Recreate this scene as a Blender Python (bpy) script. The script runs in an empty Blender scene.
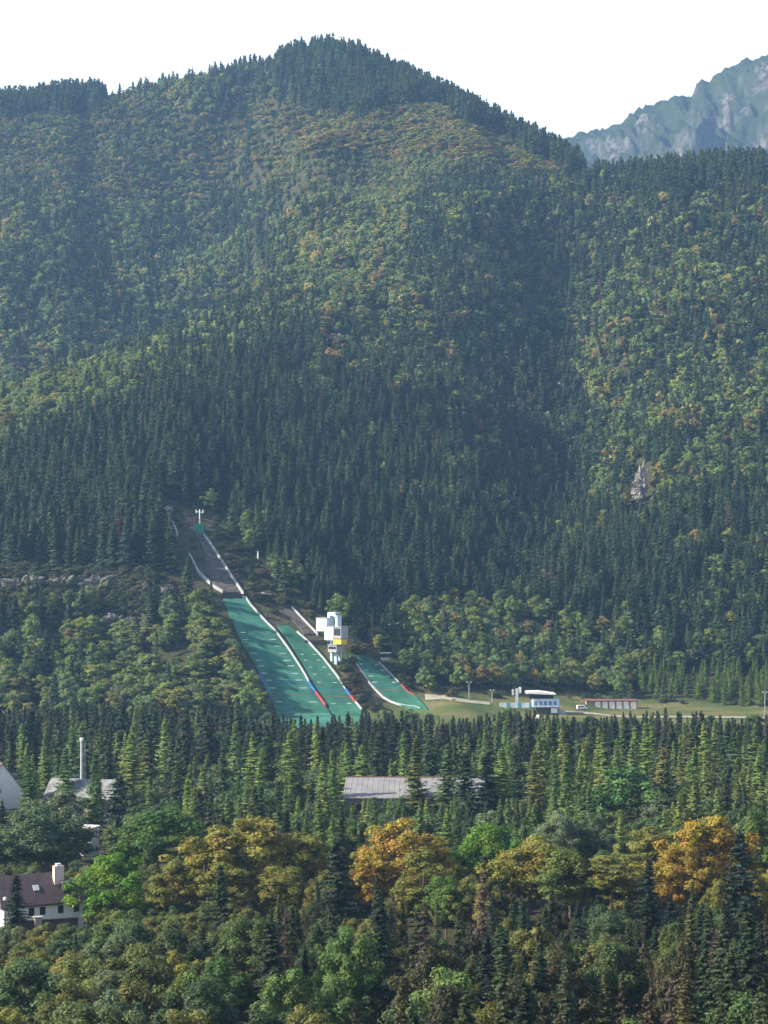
import bpy, math, random
import numpy as np
from mathutils import Vector, Matrix, noise

R = math.radians
rng = np.random.default_rng(7)
random.seed(7)
scene = bpy.context.scene
COL = scene.collection

# ------------------------------------------------------------------ camera
F = 2000.0                      # focal length in pixels of a 768 x 1024 frame
CAMZ = 80.0
PITCH = math.atan(48.0 / F)
cos_p, sin_p = math.cos(PITCH), math.sin(PITCH)
cam_d = bpy.data.cameras.new("camera")
cam_d.sensor_fit = 'VERTICAL'
cam_d.sensor_height = 24.0
cam_d.lens = F / 1024.0 * 24.0
cam_d.clip_start = 1.0
cam_d.clip_end = 30000.0
cam = bpy.data.objects.new("camera", cam_d)
cam.location = (0, 0, CAMZ)
cam.rotation_euler = (R(90) + PITCH, 0, 0)
COL.objects.link(cam)
scene.camera = cam


def P(px, py, D):
    """world point at depth D on the line of sight of photo position (px, py)"""
    dx, dr, du = (px - 384.0), F, (512.0 - py)
    y = dr * cos_p - du * sin_p
    z = dr * sin_p + du * cos_p
    t = D / y
    return np.array([dx * t, D, CAMZ + z * t])


def proj(x, y, z):
    x, y, z = np.asarray(x, float), np.asarray(y, float), np.asarray(z, float) - CAMZ
    d = y * cos_p + z * sin_p
    u = -y * sin_p + z * cos_p
    return 384 + F * x / d, 512 - F * u / d


# ------------------------------------------------------------------ terrain
def smooth(a, b, x):
    t = np.clip((x - a) / (b - a), 0, 1)
    return t * t * (3 - 2 * t)


CTRL = []


def cg(px, py, D, off=0.0):
    p = P(px, py, D)
    CTRL.append((p[0], p[1], p[2] - off))


TH = 12.0                        # canopy to ground
# foot of the slope, ground level
for x in (-500, -350, -200, -100, 0, 120, 240, 400, 600, 800):
    CTRL.append((x, 985 if x < 60 else 1075, 0.0))
    CTRL.append((x, 850, 0.0))
# left shelf with the old quarry
for a in ((-60, 600, 1080), (0, 602, 1075), (60, 598, 1080), (120, 596, 1085), (170, 598, 1085),
          (-60, 566, 1105), (0, 568, 1105), (80, 568, 1108), (150, 562, 1112)):
    cg(*a)
for a in ((0, 660, 1030), (100, 655, 1035), (200, 650, 1040)):
    cg(*a, off=TH)
# spur above the jumps: its crest against the basin behind
for a in ((-250, 500, 1180), (-120, 485, 1200), (0, 465, 1215), (60, 450, 1235), (100, 425, 1260), (160, 395, 1310), (200, 378, 1350),
          (250, 348, 1430), (290, 328, 1490), (335, 318, 1540)):
    cg(*a, off=TH + 6)
# basin behind the spur
for a in ((-300, 440, 1500), (-100, 450, 1450), (0, 440, 1490), (80, 415, 1540), (150, 378, 1610), (220, 335, 1710), (-150, 300, 1780), (0, 270, 1820), (100, 300, 1810),
          (190, 270, 1870), (262, 285, 1830), (100, 200, 2010), (0, 180, 2030), (200, 150, 2110), (262, 200, 2010),
          (250, 110, 2130), (-200, 200, 1980), (-300, 130, 2150)):
    cg(a[0], a[1], a[2] + 190 + 0.0 * a[0], off=TH)
# skyline
for a in ((-350, 60, 2200), (-150, 98, 2200), (0, 102, 2200), (55, 98, 2210), (110, 88, 2210), (170, 74, 2210), (220, 66, 2200), (280, 55, 2190), (318, 40, 2170),
          (350, 47, 2150), (390, 62, 2120), (430, 82, 2100), (470, 100, 2080), (500, 117, 2060), (560, 145, 2030), (600, 167, 2010)):
    cg(a[0], a[1], a[2] + (150 if a[0] < 230 else 110 if a[0] < 300 else 60 if a[0] < 340 else 20), off=TH + (9 if a[0] < 300 else 5 if a[0] < 340 else 11))
# main ridge and sunny face
for a in ((320, 110, 2050), (312, 180, 1900), (306, 250, 1740), (330, 285, 1620), (380, 130, 2020), (430, 130, 2000), (480, 150, 1970), (540, 170, 1960),
          (400, 200, 1860), (480, 220, 1830), (380, 270, 1690), (460, 300, 1660), (400, 350, 1560), (470, 390, 1500), (520, 300, 1720),
          (330, 400, 1400), (250, 430, 1310), (400, 470, 1330), (480, 480, 1350), (300, 480, 1250), (430, 560, 1210), (350, 560, 1190), (280, 560, 1170),
          (400, 625, 1120), (470, 620, 1140), (210, 440, 1270), (480, 540, 1260)):
    cg(*a, off=TH)
# ravine
for a in ((548, 300, 1800), (556, 350, 1700), (566, 400, 1620), (580, 450, 1530), (588, 485, 1470), (574, 520, 1390), (548, 560, 1300), (520, 592, 1225), (500, 625, 1160)):
    cg(*a, off=TH)
# spur to the right of the ravine
for a in ((604, 500, 1350), (562, 545, 1275), (528, 585, 1200), (640, 470, 1400), (632, 420, 1480), (655, 400, 1520), (620, 330, 1640), (640, 300, 1690), (640, 220, 1800),
          (640, 172, 1900), (700, 160, 1900), (768, 160, 1910), (860, 150, 1910), (1000, 140, 1900),
          (740, 560, 1240), (740, 450, 1410), (740, 350, 1570), (740, 250, 1740), (900, 500, 1320), (900, 300, 1640),
          (600, 640, 1165), (700, 645, 1160), (768, 645, 1160), (660, 560, 1240), (600, 590, 1210), (900, 640, 1160)):
    cg(*a, off=TH)
# country behind the crests
for a in ((-700, 2800, 330), (-300, 2850, 330), (0, 2800, 330), (300, 2500, 280), (500, 2450, 260), (-1000, 2100, 520), (-1000, 1500, 260), (-800, 1200, 90),
          (1000, 2400, 240), (1000, 1900, 420), (1000, 1400, 160), (180, 2300, 400), (60, 2520, 440), (330, 2150, 400)):
    CTRL.append(a)
CTRL = np.array(CTRL)
SC = 1000.0


def _tps_k(r2):
    return np.where(r2 > 0, 0.5 * r2 * np.log(np.maximum(r2, 1e-12)), 0.0)


def tps_fit(pts, lam=2e-5):
    xy = pts[:, :2] / SC
    n = len(xy)
    d2 = ((xy[:, None] - xy[None]) ** 2).sum(-1)
    K = _tps_k(d2) + lam * np.eye(n)
    Q = np.c_[np.ones(n), xy]
    A = np.zeros((n + 3, n + 3))
    A[:n, :n] = K
    A[:n, n:] = Q
    A[n:, :n] = Q.T
    b = np.r_[pts[:, 2], 0, 0, 0]
    return xy, np.linalg.solve(A, b)


def tps_eval(model, x, y):
    xy, w = model
    sh = x.shape
    q = np.c_[x.ravel(), y.ravel()] / SC
    out = np.empty(len(q))
    n = len(xy)
    for i in range(0, len(q), 20000):
        s = q[i:i + 20000]
        d2 = ((s[:, None] - xy[None]) ** 2).sum(-1)
        out[i:i + 20000] = _tps_k(d2) @ w[:n] + w[n] + s @ w[n + 1:]
    return out.reshape(sh)


STEP = 6.0
XS = np.arange(-1260, 1261, STEP)
YS = np.arange(-120, 2941, STEP)
GX, GY = np.meshgrid(XS, YS)
model = tps_fit(CTRL)
TZ = tps_eval(model, GX, GY)


def value_noise(x, y, seed):
    r = np.random.default_rng(seed).random((256, 256))
    xi, yi = np.floor(x).astype(int), np.floor(y).astype(int)
    fx, fy = x - xi, y - yi
    fx, fy = fx * fx * (3 - 2 * fx), fy * fy * (3 - 2 * fy)
    g = lambda a, b: r[a % 256, b % 256]
    return (g(xi, yi) * (1 - fx) * (1 - fy) + g(xi + 1, yi) * fx * (1 - fy) + g(xi, yi + 1) * (1 - fx) * fy + g(xi + 1, yi + 1) * fx * fy) * 2 - 1


def fbm(x, y, seed, o=4):
    s, a = 0, 1.0
    for k in range(o):
        s = s + a * value_noise(x * 2 ** k + 17 * k, y * 2 ** k + 5 * k, seed + k)
        a *= 0.5
    return s


rough = fbm(GX / 120, GY / 120, 3)
TZ = TZ + rough * 7.0 * smooth(1100, 1500, GY)
# gullies and ribs that run down the faces
rib = 1 - np.abs(fbm((GX + 0.25 * GY) / 95.0, GY / 420.0, 41, 3))
TZ = TZ + (rib - 0.7) * 16.0 * smooth(1380, 1750, GY)
TZ = TZ * smooth(940, 1010, GY)
# the crest line: tree tips stand about 17 pixels above the ground there
SKY = [(-200, 110), (-60, 96), (0, 92), (30, 90), (60, 84), (112, 84), (130, 80), (170, 72), (220, 62), (255, 55), (280, 51), (300, 43), (320, 40), (340, 41), (360, 47), (400, 66), (430, 79),
       (470, 98), (500, 114), (550, 138), (600, 164), (640, 162), (680, 158), (720, 154), (768, 155), (900, 150)]
for _ in range(3):
    us = np.linspace(-.30, .27, 300)
    ds = np.arange(1500, 2700, 6.0)
    ux, uy = us[None] * ds[:, None], np.repeat(ds[:, None], len(us), 1)
    fx, fy = np.clip((ux - XS[0]) / STEP, 0, len(XS) - 2), np.clip((uy - YS[0]) / STEP, 0, len(YS) - 2)
    el = (TZ[fy.round().astype(int), fx.round().astype(int)] - CAMZ) / uy
    top = el.max(0)
    upx = 384 + us * F
    want = np.interp(upx, [q[0] for q in SKY], [q[1] for q in SKY]) + 17
    want = np.tan(np.arctan((512 - want) / F) + PITCH)
    dl = want - top
    dl = np.convolve(np.pad(dl, 4, mode='edge'), np.ones(9) / 9, 'valid')
    g = np.interp(GX / np.maximum(GY, 1), us, dl)
    TZ = TZ + g * GY * smooth(1500, 2050, GY)


# the jump slope: two straight grades (landing slope, then inrun), level across
def grade(A, B, Tp, s_end=40.0):
    ax = (Tp - A)[:2]
    L = np.linalg.norm(ax)
    ax = ax / L
    sB = (B - A)[:2] @ ax
    return A, ax, L, sB, B[2], Tp[2]


def grade_z(g, x, y):
    A, ax, L, sB, zB, zT = g
    s = (x - A[0]) * ax[0] + (y - A[1]) * ax[1]
    c = -(x - A[0]) * ax[1] + (y - A[1]) * ax[0]
    sl = (zB - A[2]) / sB
    si = (zT - zB) / (L - sB)
    land = A[2] + np.where(s < 0, 0, np.where(s < 22, sl * s * s / 44, sl * (s - 11)))
    land = land * (zB / (A[2] + sl * (sB - 11)))
    z = np.where(s < sB, land, zB + si * (s - sB))
    return z, s, c


BIG = grade(P(304, 719, 1000), P(228, 601, 1088), P(168, 514, 1165))
SMALL = grade(P(412, 706, 1030), P(368, 656, 1072), P(330, 622, 1108))
for g, w0, w1, smax in ((SMALL, 15, 32, 60), (BIG, 42, 75, 190)):
    z, s, c = grade_z(g, GX, GY)
    w = (1 - smooth(w0, w1, np.abs(c - (0 if g is SMALL else -14)))) * smooth(-60, -10, s) * (1 - smooth(smax - 25, smax + 20, s))
    TZ = TZ * (1 - w) + z * w
edge = smooth(1040, 1230, np.abs(GX)) + smooth(2760, 2930, GY)
TZ = TZ * (1 - np.clip(edge, 0, 1)) - 3.0 * np.clip(edge, 0, 1)
# the rise the photograph was taken from
TZ = np.maximum(TZ, (1 - smooth(-60, 235, GY)) * 74.0 * (1 - smooth(500, 900, np.abs(GX))))


def ground(x, y):
    x, y = np.asarray(x, float), np.asarray(y, float)
    fx = np.clip((x - XS[0]) / STEP, 0, len(XS) - 1.001)
    fy = np.clip((y - YS[0]) / STEP, 0, len(YS) - 1.001)
    i, j = fx.astype(int), fy.astype(int)
    u, v = fx - i, fy - j
    return TZ[j, i] * (1 - u) * (1 - v) + TZ[j, i + 1] * u * (1 - v) + TZ[j + 1, i] * (1 - u) * v + TZ[j + 1, i + 1] * u * v


def hit(px, py, d0=500.0, d1=2600.0):
    """first point of the terrain on a line of sight"""
    D = np.arange(d0, d1, 1.0)
    a = P(px, py, 1000.0)
    k = D / 1000.0
    x, z = a[0] * k, CAMZ + (a[2] - CAMZ) * k
    below = z <= ground(x, D)
    i = int(np.argmax(below)) if below.any() else len(D) - 1
    lo, hi = D[max(i - 1, 0)], D[i]
    for _ in range(12):
        m = (lo + hi) / 2
        if CAMZ + (a[2] - CAMZ) * m / 1000 <= ground(a[0] * m / 1000, m):
            hi = m
        else:
            lo = m
    k = hi / 1000
    return np.array([a[0] * k, hi, CAMZ + (a[2] - CAMZ) * k])


def inside(poly, x, y):
    """vectorised point in polygon"""
    x, y = np.asarray(x, float), np.asarray(y, float)
    r = np.zeros(x.shape, bool)
    n = len(poly)
    for i in range(n):
        x0, y0 = poly[i]
        x1, y1 = poly[(i + 1) % n]
        c = ((y0 > y) != (y1 > y)) & (x < (x1 - x0) * (y - y0) / (y1 - y0 + 1e-9) + x0)
        r ^= c
    return r


# ------------------------------------------------------------------ node materials
def mat(name):
    m = bpy.data.materials.new(name)
    m.use_nodes = True
    nt = m.node_tree
    nt.nodes.clear()
    out = nt.nodes.new('ShaderNodeOutputMaterial')
    return m, nt, out


def N(nt, t, **kw):
    n = nt.nodes.new(t)
    for k, v in kw.items():
        setattr(n, k, v)
    return n


def noise_node(nt, scale, detail=4, coord='Object'):
    tc = N(nt, 'ShaderNodeTexCoord')
    n = N(nt, 'ShaderNodeTexNoise')
    n.inputs['Scale'].default_value = scale
    n.inputs['Detail'].default_value = detail
    nt.links.new(tc.outputs[coord], n.inputs['Vector'])
    return n


def ramp(nt, src, stops):
    r = N(nt, 'ShaderNodeValToRGB')
    e = r.color_ramp.elements
    while len(e) < len(stops):
        e.new(0.5)
    for el, (p, c) in zip(e, stops):
        el.position = p
        el.color = (*c, 1)
    nt.links.new(src, r.inputs['Fac'])
    return r


def plain(name, col, rough=0.7, var=0.15, scale=0.6, metal=0.0, bump=0.0, spec=0.3):
    m, nt, out = mat(name)
    b = N(nt, 'ShaderNodeBsdfPrincipled')
    b.inputs['Roughness'].default_value = rough
    b.inputs['Metallic'].default_value = metal
    b.inputs['Specular IOR Level'].default_value = spec
    n = noise_node(nt, scale, 6)
    lo = tuple(c * (1 - var) for c in col)
    hi = tuple(min(1, c * (1 + var)) for c in col)
    r = ramp(nt, n.outputs['Fac'], [(0.3, lo), (0.7, hi)])
    nt.links.new(r.outputs['Color'], b.inputs['Base Color'])
    if bump:
        bp = N(nt, 'ShaderNodeBump')
        bp.inputs['Strength'].default_value = bump
        nt.links.new(n.outputs['Fac'], bp.inputs['Height'])
        nt.links.new(bp.outputs['Normal'], b.inputs['Normal'])
    nt.links.new(b.outputs['BSDF'], out.inputs['Surface'])
    return m


def foliage_mat(name, source, transl=0.38):
    """leaf colour comes from the plant (object colour, or the tint of an instanced plant); each spray varies a little"""
    m, nt, out = mat(name)
    if source == 'object':
        c = N(nt, 'ShaderNodeObjectInfo').outputs['Color']
    else:
        a = N(nt, 'ShaderNodeAttribute', attribute_type='INSTANCER', attribute_name='tint')
        c = a.outputs['Color']
    leaf = N(nt, 'ShaderNodeAttribute', attribute_type='GEOMETRY', attribute_name='leaf')
    hsv = N(nt, 'ShaderNodeHueSaturation')
    mr = N(nt, 'ShaderNodeMapRange')
    mr.inputs['To Min'].default_value = 0.62
    mr.inputs['To Max'].default_value = 1.70
    nt.links.new(leaf.outputs['Fac'], mr.inputs['Value'])
    nt.links.new(mr.outputs['Result'], hsv.inputs['Value'])
    mh = N(nt, 'ShaderNodeMapRange')
    mh.inputs['To Min'].default_value = 0.515
    mh.inputs['To Max'].default_value = 0.485
    nt.links.new(leaf.outputs['Fac'], mh.inputs['Value'])
    nt.links.new(mh.outputs['Result'], hsv.inputs['Hue'])
    if source == 'object':
        # whole boughs turn sooner or later than others
        nz = noise_node(nt, 0.22, 3)
        tn = N(nt, 'ShaderNodeMapRange')
        tn.inputs['From Min'].default_value = 0.35
        tn.inputs['From Max'].default_value = 0.65
        tn.inputs['To Min'].default_value = -0.03
        tn.inputs['To Max'].default_value = 0.03
        nt.links.new(nz.outputs['Fac'], tn.inputs['Value'])
        ah = N(nt, 'ShaderNodeMath', operation='ADD')
        nt.links.new(mh.outputs['Result'], ah.inputs[0])
        nt.links.new(tn.outputs['Result'], ah.inputs[1])
        nt.links.new(ah.outputs[0], hsv.inputs['Hue'])
    nt.links.new(c, hsv.inputs['Color'])
    d = N(nt, 'ShaderNodeBsdfPrincipled')
    d.inputs['Roughness'].default_value = 0.6
    d.inputs['Specular IOR Level'].default_value = 0.25
    t = N(nt, 'ShaderNodeBsdfTranslucent')
    mx = N(nt, 'ShaderNodeMixShader')
    mx.inputs['Fac'].default_value = transl
    nt.links.new(hsv.outputs['Color'], d.inputs['Base Color'])
    nt.links.new(hsv.outputs['Color'], t.inputs['Color'])
    nt.links.new(d.outputs['BSDF'], mx.inputs[1])
    nt.links.new(t.outputs['BSDF'], mx.inputs[2])
    nt.links.new(mx.outputs['Shader'], out.inputs['Surface'])
    return m


FOL = foliage_mat("foliage", 'object')
FOL_I = foliage_mat("foliage_forest", 'instance')
BARK = plain("bark", (0.11, 0.085, 0.065), 0.9, 0.35, 3.0, bump=0.4)

# ------------------------------------------------------------------ mesh helpers


def new_obj(name, mesh, parent=None):
    o = bpy.data.objects.new(name, mesh)
    COL.objects.link(o)
    if parent is not None:
        o.parent = parent
    return o


def tag(o, label=None, cat=None, group=None, kind=None):
    if label:
        o['label'] = label
    if cat:
        o['category'] = cat
    if group:
        o['group'] = group
    if kind:
        o['kind'] = kind
    return o


def empty(name, loc, label, cat, group=None, rz=0.0):
    o = bpy.data.objects.new(name, None)
    o.empty_display_size = 1
    COL.objects.link(o)
    o.location = loc
    o.rotation_euler = (0, 0, rz)
    return tag(o, label, cat, group)


class MB:
    def __init__(self):
        self.v, self.f = [], []

    def add(self, vs, fs):
        n = len(self.v)
        self.v += [tuple(map(float, p)) for p in vs]
        self.f += [tuple(i + n for i in f) for f in fs]
        return self

    def box(self, x0, x1, y0, y1, z0, z1):
        return self.add([(x0, y0, z0), (x1, y0, z0), (x1, y1, z0), (x0, y1, z0), (x0, y0, z1), (x1, y0, z1), (x1, y1, z1), (x0, y1, z1)],
                        [(3, 2, 1, 0), (4, 5, 6, 7), (0, 1, 5, 4), (1, 2, 6, 5), (2, 3, 7, 6), (3, 0, 4, 7)])

    def tube(self, p, q, r0, r1=None, n=8):
        r1 = r0 if r1 is None else r1
        p, q = Vector(p), Vector(q)
        d = (q - p).normalized()
        a = d.orthogonal().normalized()
        b = d.cross(a)
        vs, fs = [], []
        for c, r in ((p, r0), (q, r1)):
            for k in range(n):
                t = 2 * math.pi * k / n
                vs.append(c + (a * math.cos(t) + b * math.sin(t)) * r)
        for k in range(n):
            fs.append((k, (k + 1) % n, n + (k + 1) % n, n + k))
        fs += [tuple(range(n))[::-1], tuple(range(n, 2 * n))]
        return self.add(vs, fs)

    def prism(self, prof, y0, y1):
        """profile in x,z extruded along y"""
        n = len(prof)
        vs = [(x, y0, z) for x, z in prof] + [(x, y1, z) for x, z in prof]
        fs = [tuple(range(n)), tuple(range(n, 2 * n))[::-1]] + [(k, n + k, n + (k + 1) % n, (k + 1) % n) for k in range(n)]
        return self.add(vs, fs)

    def prism_x(self, prof, x0, x1):
        """profile in y,z extruded along x"""
        n = len(prof)
        vs = [(x0, y, z) for y, z in prof] + [(x1, y, z) for y, z in prof]
        fs = [tuple(range(n))[::-1], tuple(range(n, 2 * n))] + [(k, (k + 1) % n, n + (k + 1) % n, n + k) for k in range(n)]
        return self.add(vs, fs)

    def build(self, name, m, parent=None, bevel=0.0):
        me = bpy.data.meshes.new(name)
        me.from_pydata(self.v, [], self.f)
        me.materials.append(m)
        me.update()
        o = new_obj(name, me, parent)
        if bevel:
            b = o.modifiers.new('edges', 'BEVEL')
            b.width = bevel
            b.segments = 2
            b.limit_method = 'ANGLE'
        return o


def array_mesh(name, V, Fq, mats, mat_idx=None, leaf=None, tris=None):
    me = bpy.data.meshes.new(name)
    nv, nf = len(V), len(Fq)
    me.vertices.add(nv)
    me.vertices.foreach_set('co', np.asarray(V, np.float32).ravel())
    me.loops.add(nf * 4)
    me.loops.foreach_set('vertex_index', np.asarray(Fq, np.int32).ravel())
    me.polygons.add(nf)
    me.polygons.foreach_set('loop_start', np.arange(0, nf * 4, 4, dtype=np.int32))
    for m in mats:
        me.materials.append(m)
    if mat_idx is not None:
        me.polygons.foreach_set('material_index', np.asarray(mat_idx, np.int32))
    if leaf is not None:
        a = me.attributes.new('leaf', 'FLOAT', 'FACE')
        a.data.foreach_set('value', np.asarray(leaf, np.float32))
    me.update(calc_edges=True)
    me.validate()
    return me


def unit(a):
    return a / np.maximum(np.linalg.norm(a, axis=-1, keepdims=True), 1e-9)


def kites(C, U, V):
    """one small pointed spray per row"""
    n = len(C)
    vs = np.empty((n, 4, 3))
    vs[:, 0] = C - U
    vs[:, 1] = C + V - U * 0.15
    vs[:, 2] = C + U
    vs[:, 3] = C - V - U * 0.15
    return vs.reshape(-1, 3), np.arange(n * 4).reshape(n, 4)


def tube_arr(p, q, r0, r1, n=6):
    p, q = np.asarray(p, float), np.asarray(q, float)
    d = unit(q - p)
    a = unit(np.cross(d, [0.3, 0.9, 0.1]))
    b = np.cross(d, a)
    t = np.arange(n) * 2 * np.pi / n
    ring = np.cos(t)[:, None] * a + np.sin(t)[:, None] * b
    V = np.r_[p + ring * r0, q + ring * r1]
    Fq = np.array([(k, (k + 1) % n, n + (k + 1) % n, n + k) for k in range(n)])
    return V, Fq


def join(parts):
    V, Fq, off = [], [], 0
    for v, f in parts:
        V.append(v)
        Fq.append(f + off)
        off += len(v)
    return np.concatenate(V), np.concatenate(Fq)


# ------------------------------------------------------------------ trees
def conifer(seed, H=20.0, Rb=2.9, dz=0.5, nb=7, seg=5, size=0.55, droop=0.35, up=0.25, hang=0.5, low=0.05, shape=0.85, ragged=0.25, fan=0.45, gap=0.0):
    r = np.random.default_rng(seed)
    zs = np.arange(low * H, H * 0.985, dz)
    zs = zs + r.normal(0, dz * 0.2, len(zs))
    if gap:
        zs = zs[r.random(len(zs)) > gap]
    lean = r.normal(0, 0.01, 2) * H
    Z = np.repeat(zs, nb)
    Z = np.clip(Z + r.normal(0, dz * 0.45, len(Z)), low * H, H * 0.985)
    t = np.clip(Z / H, 0, 1)
    side = fbm(np.cos(np.linspace(0, 6.28, len(Z))) * 2 + seed, Z * 0.35, seed % 97, 2)
    L = Rb * (1 - t) ** shape * (1 + r.normal(0, ragged, len(Z)) + 0.12 * side) + 0.12
    L *= np.where(t < 0.14, 0.45 + 4 * t, 1.0)
    L = np.clip(L, 0.1, Rb * 1.35)
    az = r.random(len(Z)) * 2 * np.pi
    k = (np.arange(seg) + 0.65) / seg
    S = np.clip(k[None, :] + r.normal(0, 0.06, (len(Z), seg)), 0.05, 1.0)
    dirx, diry = np.cos(az)[:, None], np.sin(az)[:, None]
    rad = L[:, None] * S
    dz_ = L[:, None] * (-droop * S * (1.15 - t[:, None] * 0.8) + up * S ** 2)
    bx = dirx * rad + lean[0] * t[:, None] ** 2
    by = diry * rad + lean[1] * t[:, None] ** 2
    base = np.stack([bx, by, Z[:, None] + dz_], -1)
    fwd = np.stack([dirx + 0 * S, diry + 0 * S, -droop + 2 * up * S], -1)
    sidev = np.stack([-diry + 0 * S, dirx + 0 * S, 0 * S], -1)
    Cs, Us, Vs, Ls = [], [], [], []
    rb = np.repeat(r.random(len(Z))[:, None], seg, 1)
    sz = (size * (1.15 - 0.45 * S) * (0.55 + 0.45 * (1 - t[:, None])))[..., None]
    for sg in (-1, 1):
        d = unit(fwd + sg * fan * 1.6 * sidev + r.normal(0, 0.25, fwd.shape))
        d[..., 2] -= hang * 0.4
        d = unit(d)
        nn = unit(np.stack([dirx + 0 * S, diry + 0 * S, 0.75 + 0 * S], -1) + r.normal(0, 0.45, d.shape))
        d = unit(d - nn * (d * nn).sum(-1, keepdims=True) * 0.8)
        wv = unit(np.cross(nn, d))
        Cs.append(base + d * sz * 0.6)
        Us.append(d * sz)
        Vs.append(wv * sz * 0.5)
        Ls.append(rb * 0.5 + r.random(rb.shape) * 0.5)
    if hang > 0.3:
        d = unit(np.stack([0.25 * dirx + 0 * S, 0.25 * diry + 0 * S, -1 + 0 * S], -1) + r.normal(0, 0.2, fwd.shape))
        Cs.append(base + d * sz * 0.5)
        Us.append(d * sz * 0.8)
        Vs.append(unit(sidev + r.normal(0, 0.3, fwd.shape)) * sz * 0.34)
        Ls.append(rb * 0.5 + r.random(rb.shape) * 0.5)
    # leading shoot
    n = 8
    zt = np.linspace(H * 0.95, H * 1.01, n)
    d = unit(np.stack([r.normal(0, .3, n), r.normal(0, .3, n), np.ones(n)], -1))
    Cs.append(np.stack([lean[0] + r.normal(0, .05, n), lean[1] + r.normal(0, .05, n), zt], -1))
    Us.append(d * size * 0.7)
    Vs.append(unit(np.cross(d, r.normal(0, 1, (n, 3)))) * size * 0.2)
    Ls.append(r.random(n))
    C = np.concatenate([c.reshape(-1, 3) for c in Cs])
    U = np.concatenate([c.reshape(-1, 3) for c in Us])
    V = np.concatenate([c.reshape(-1, 3) for c in Vs])
    Lf = np.concatenate([c.ravel() for c in Ls])
    trunk = tube_arr((0, 0, -1), (lean[0], lean[1], H * 0.97), H * 0.012, 0.03)
    return kites(C, U, V), Lf, trunk


def broadleaf(seed, H=16.0, W=11.0, nclump=34, per=150, size=0.42, low=0.22, clump=0.24, spread=1.0):
    r = np.random.default_rng(seed)
    Rw, cz, rz = W / 2, H * (0.5 + low / 2), H * (0.5 - low / 2)
    cen = []
    while len(cen) < nclump:
        p = r.normal(0, 1, 3)
        p /= np.linalg.norm(p)
        q = p * r.uniform(0.35, 0.98) ** 0.6
        if q[2] < -0.75:
            continue
        wob = 1 + 0.26 * math.sin(3 * math.atan2(p[1], p[0]) + seed) + 0.16 * r.normal()
        taper = 1.0 - 0.25 * max(0, q[2])
        cen.append((q[0] * Rw * wob * taper, q[1] * Rw * wob * taper, cz + q[2] * rz * (1 + 0.08 * r.normal())))
    cen = np.array(cen)
    Cs, Us, Vs, Ls = [], [], [], []
    for c in cen:
        cr = W * clump * r.uniform(0.6, 1.15)
        n = int(per * r.uniform(0.7, 1.2))
        d = unit(r.normal(0, 1, (n, 3)) + np.array([c[0] / Rw, c[1] / Rw, (c[2] - cz) / rz]) * 0.55 * spread)
        rad = cr * r.uniform(0.25, 1.05, n) ** 0.5 * (1 + 0.3 * np.sin(d[:, 0] * 7 + c[0]) * np.cos(d[:, 2] * 6 + c[1]))
        pos = c + d * rad[:, None] * np.array([1, 1, 0.72])
        nrm = unit(d + r.normal(0, 0.45, (n, 3)) + np.array([0, 0, 0.5]))
        u = unit(np.cross(nrm, r.normal(0, 1, (n, 3))))
        v = np.cross(nrm, u)
        s = size * r.uniform(0.65, 1.3, n)[:, None]
        Cs.append(pos)
        Us.append(u * s)
        Vs.append(v * s * 0.62)
        Ls.append(np.clip(r.uniform(0.25, 0.75) + r.normal(0, 0.2, n), 0, 1))
    C, U, V, Lf = np.concatenate(Cs), np.concatenate(Us), np.concatenate(Vs), np.concatenate(Ls)
    parts = [tube_arr((0, 0, -1), (0.1, 0.1, H * 0.45), H * 0.02, H * 0.013, 8), tube_arr((0.1, 0.1, H * 0.45), (0.2, -0.1, H * 0.8), H * 0.013, 0.05, 6)]
    for c in cen[:: max(1, nclump // 14)]:
        z0 = r.uniform(0.25, 0.5) * H
        parts.append(tube_arr((0.1, 0.1, min(z0, c[2] * 0.8)), c, H * 0.007, 0.04, 5))
    return kites(C, U, V), Lf, join(parts)


def fullness(kite, factor):
    return kite


PARTS = {}          # (species, size class) -> list of (crown mesh, trunk mesh)
WHOLE = {}          # species -> list of one-piece meshes for the far forest
DIMS = {'spruce': (20.0, 5.8), 'wide_spruce': (18.0, 8.6), 'larch': (20.0, 5.6), 'dead': (20.0, 4.6), 'broadleaf': (16.0, 11.0), 'tall_broadleaf': (18.0, 9.0)}


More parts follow.
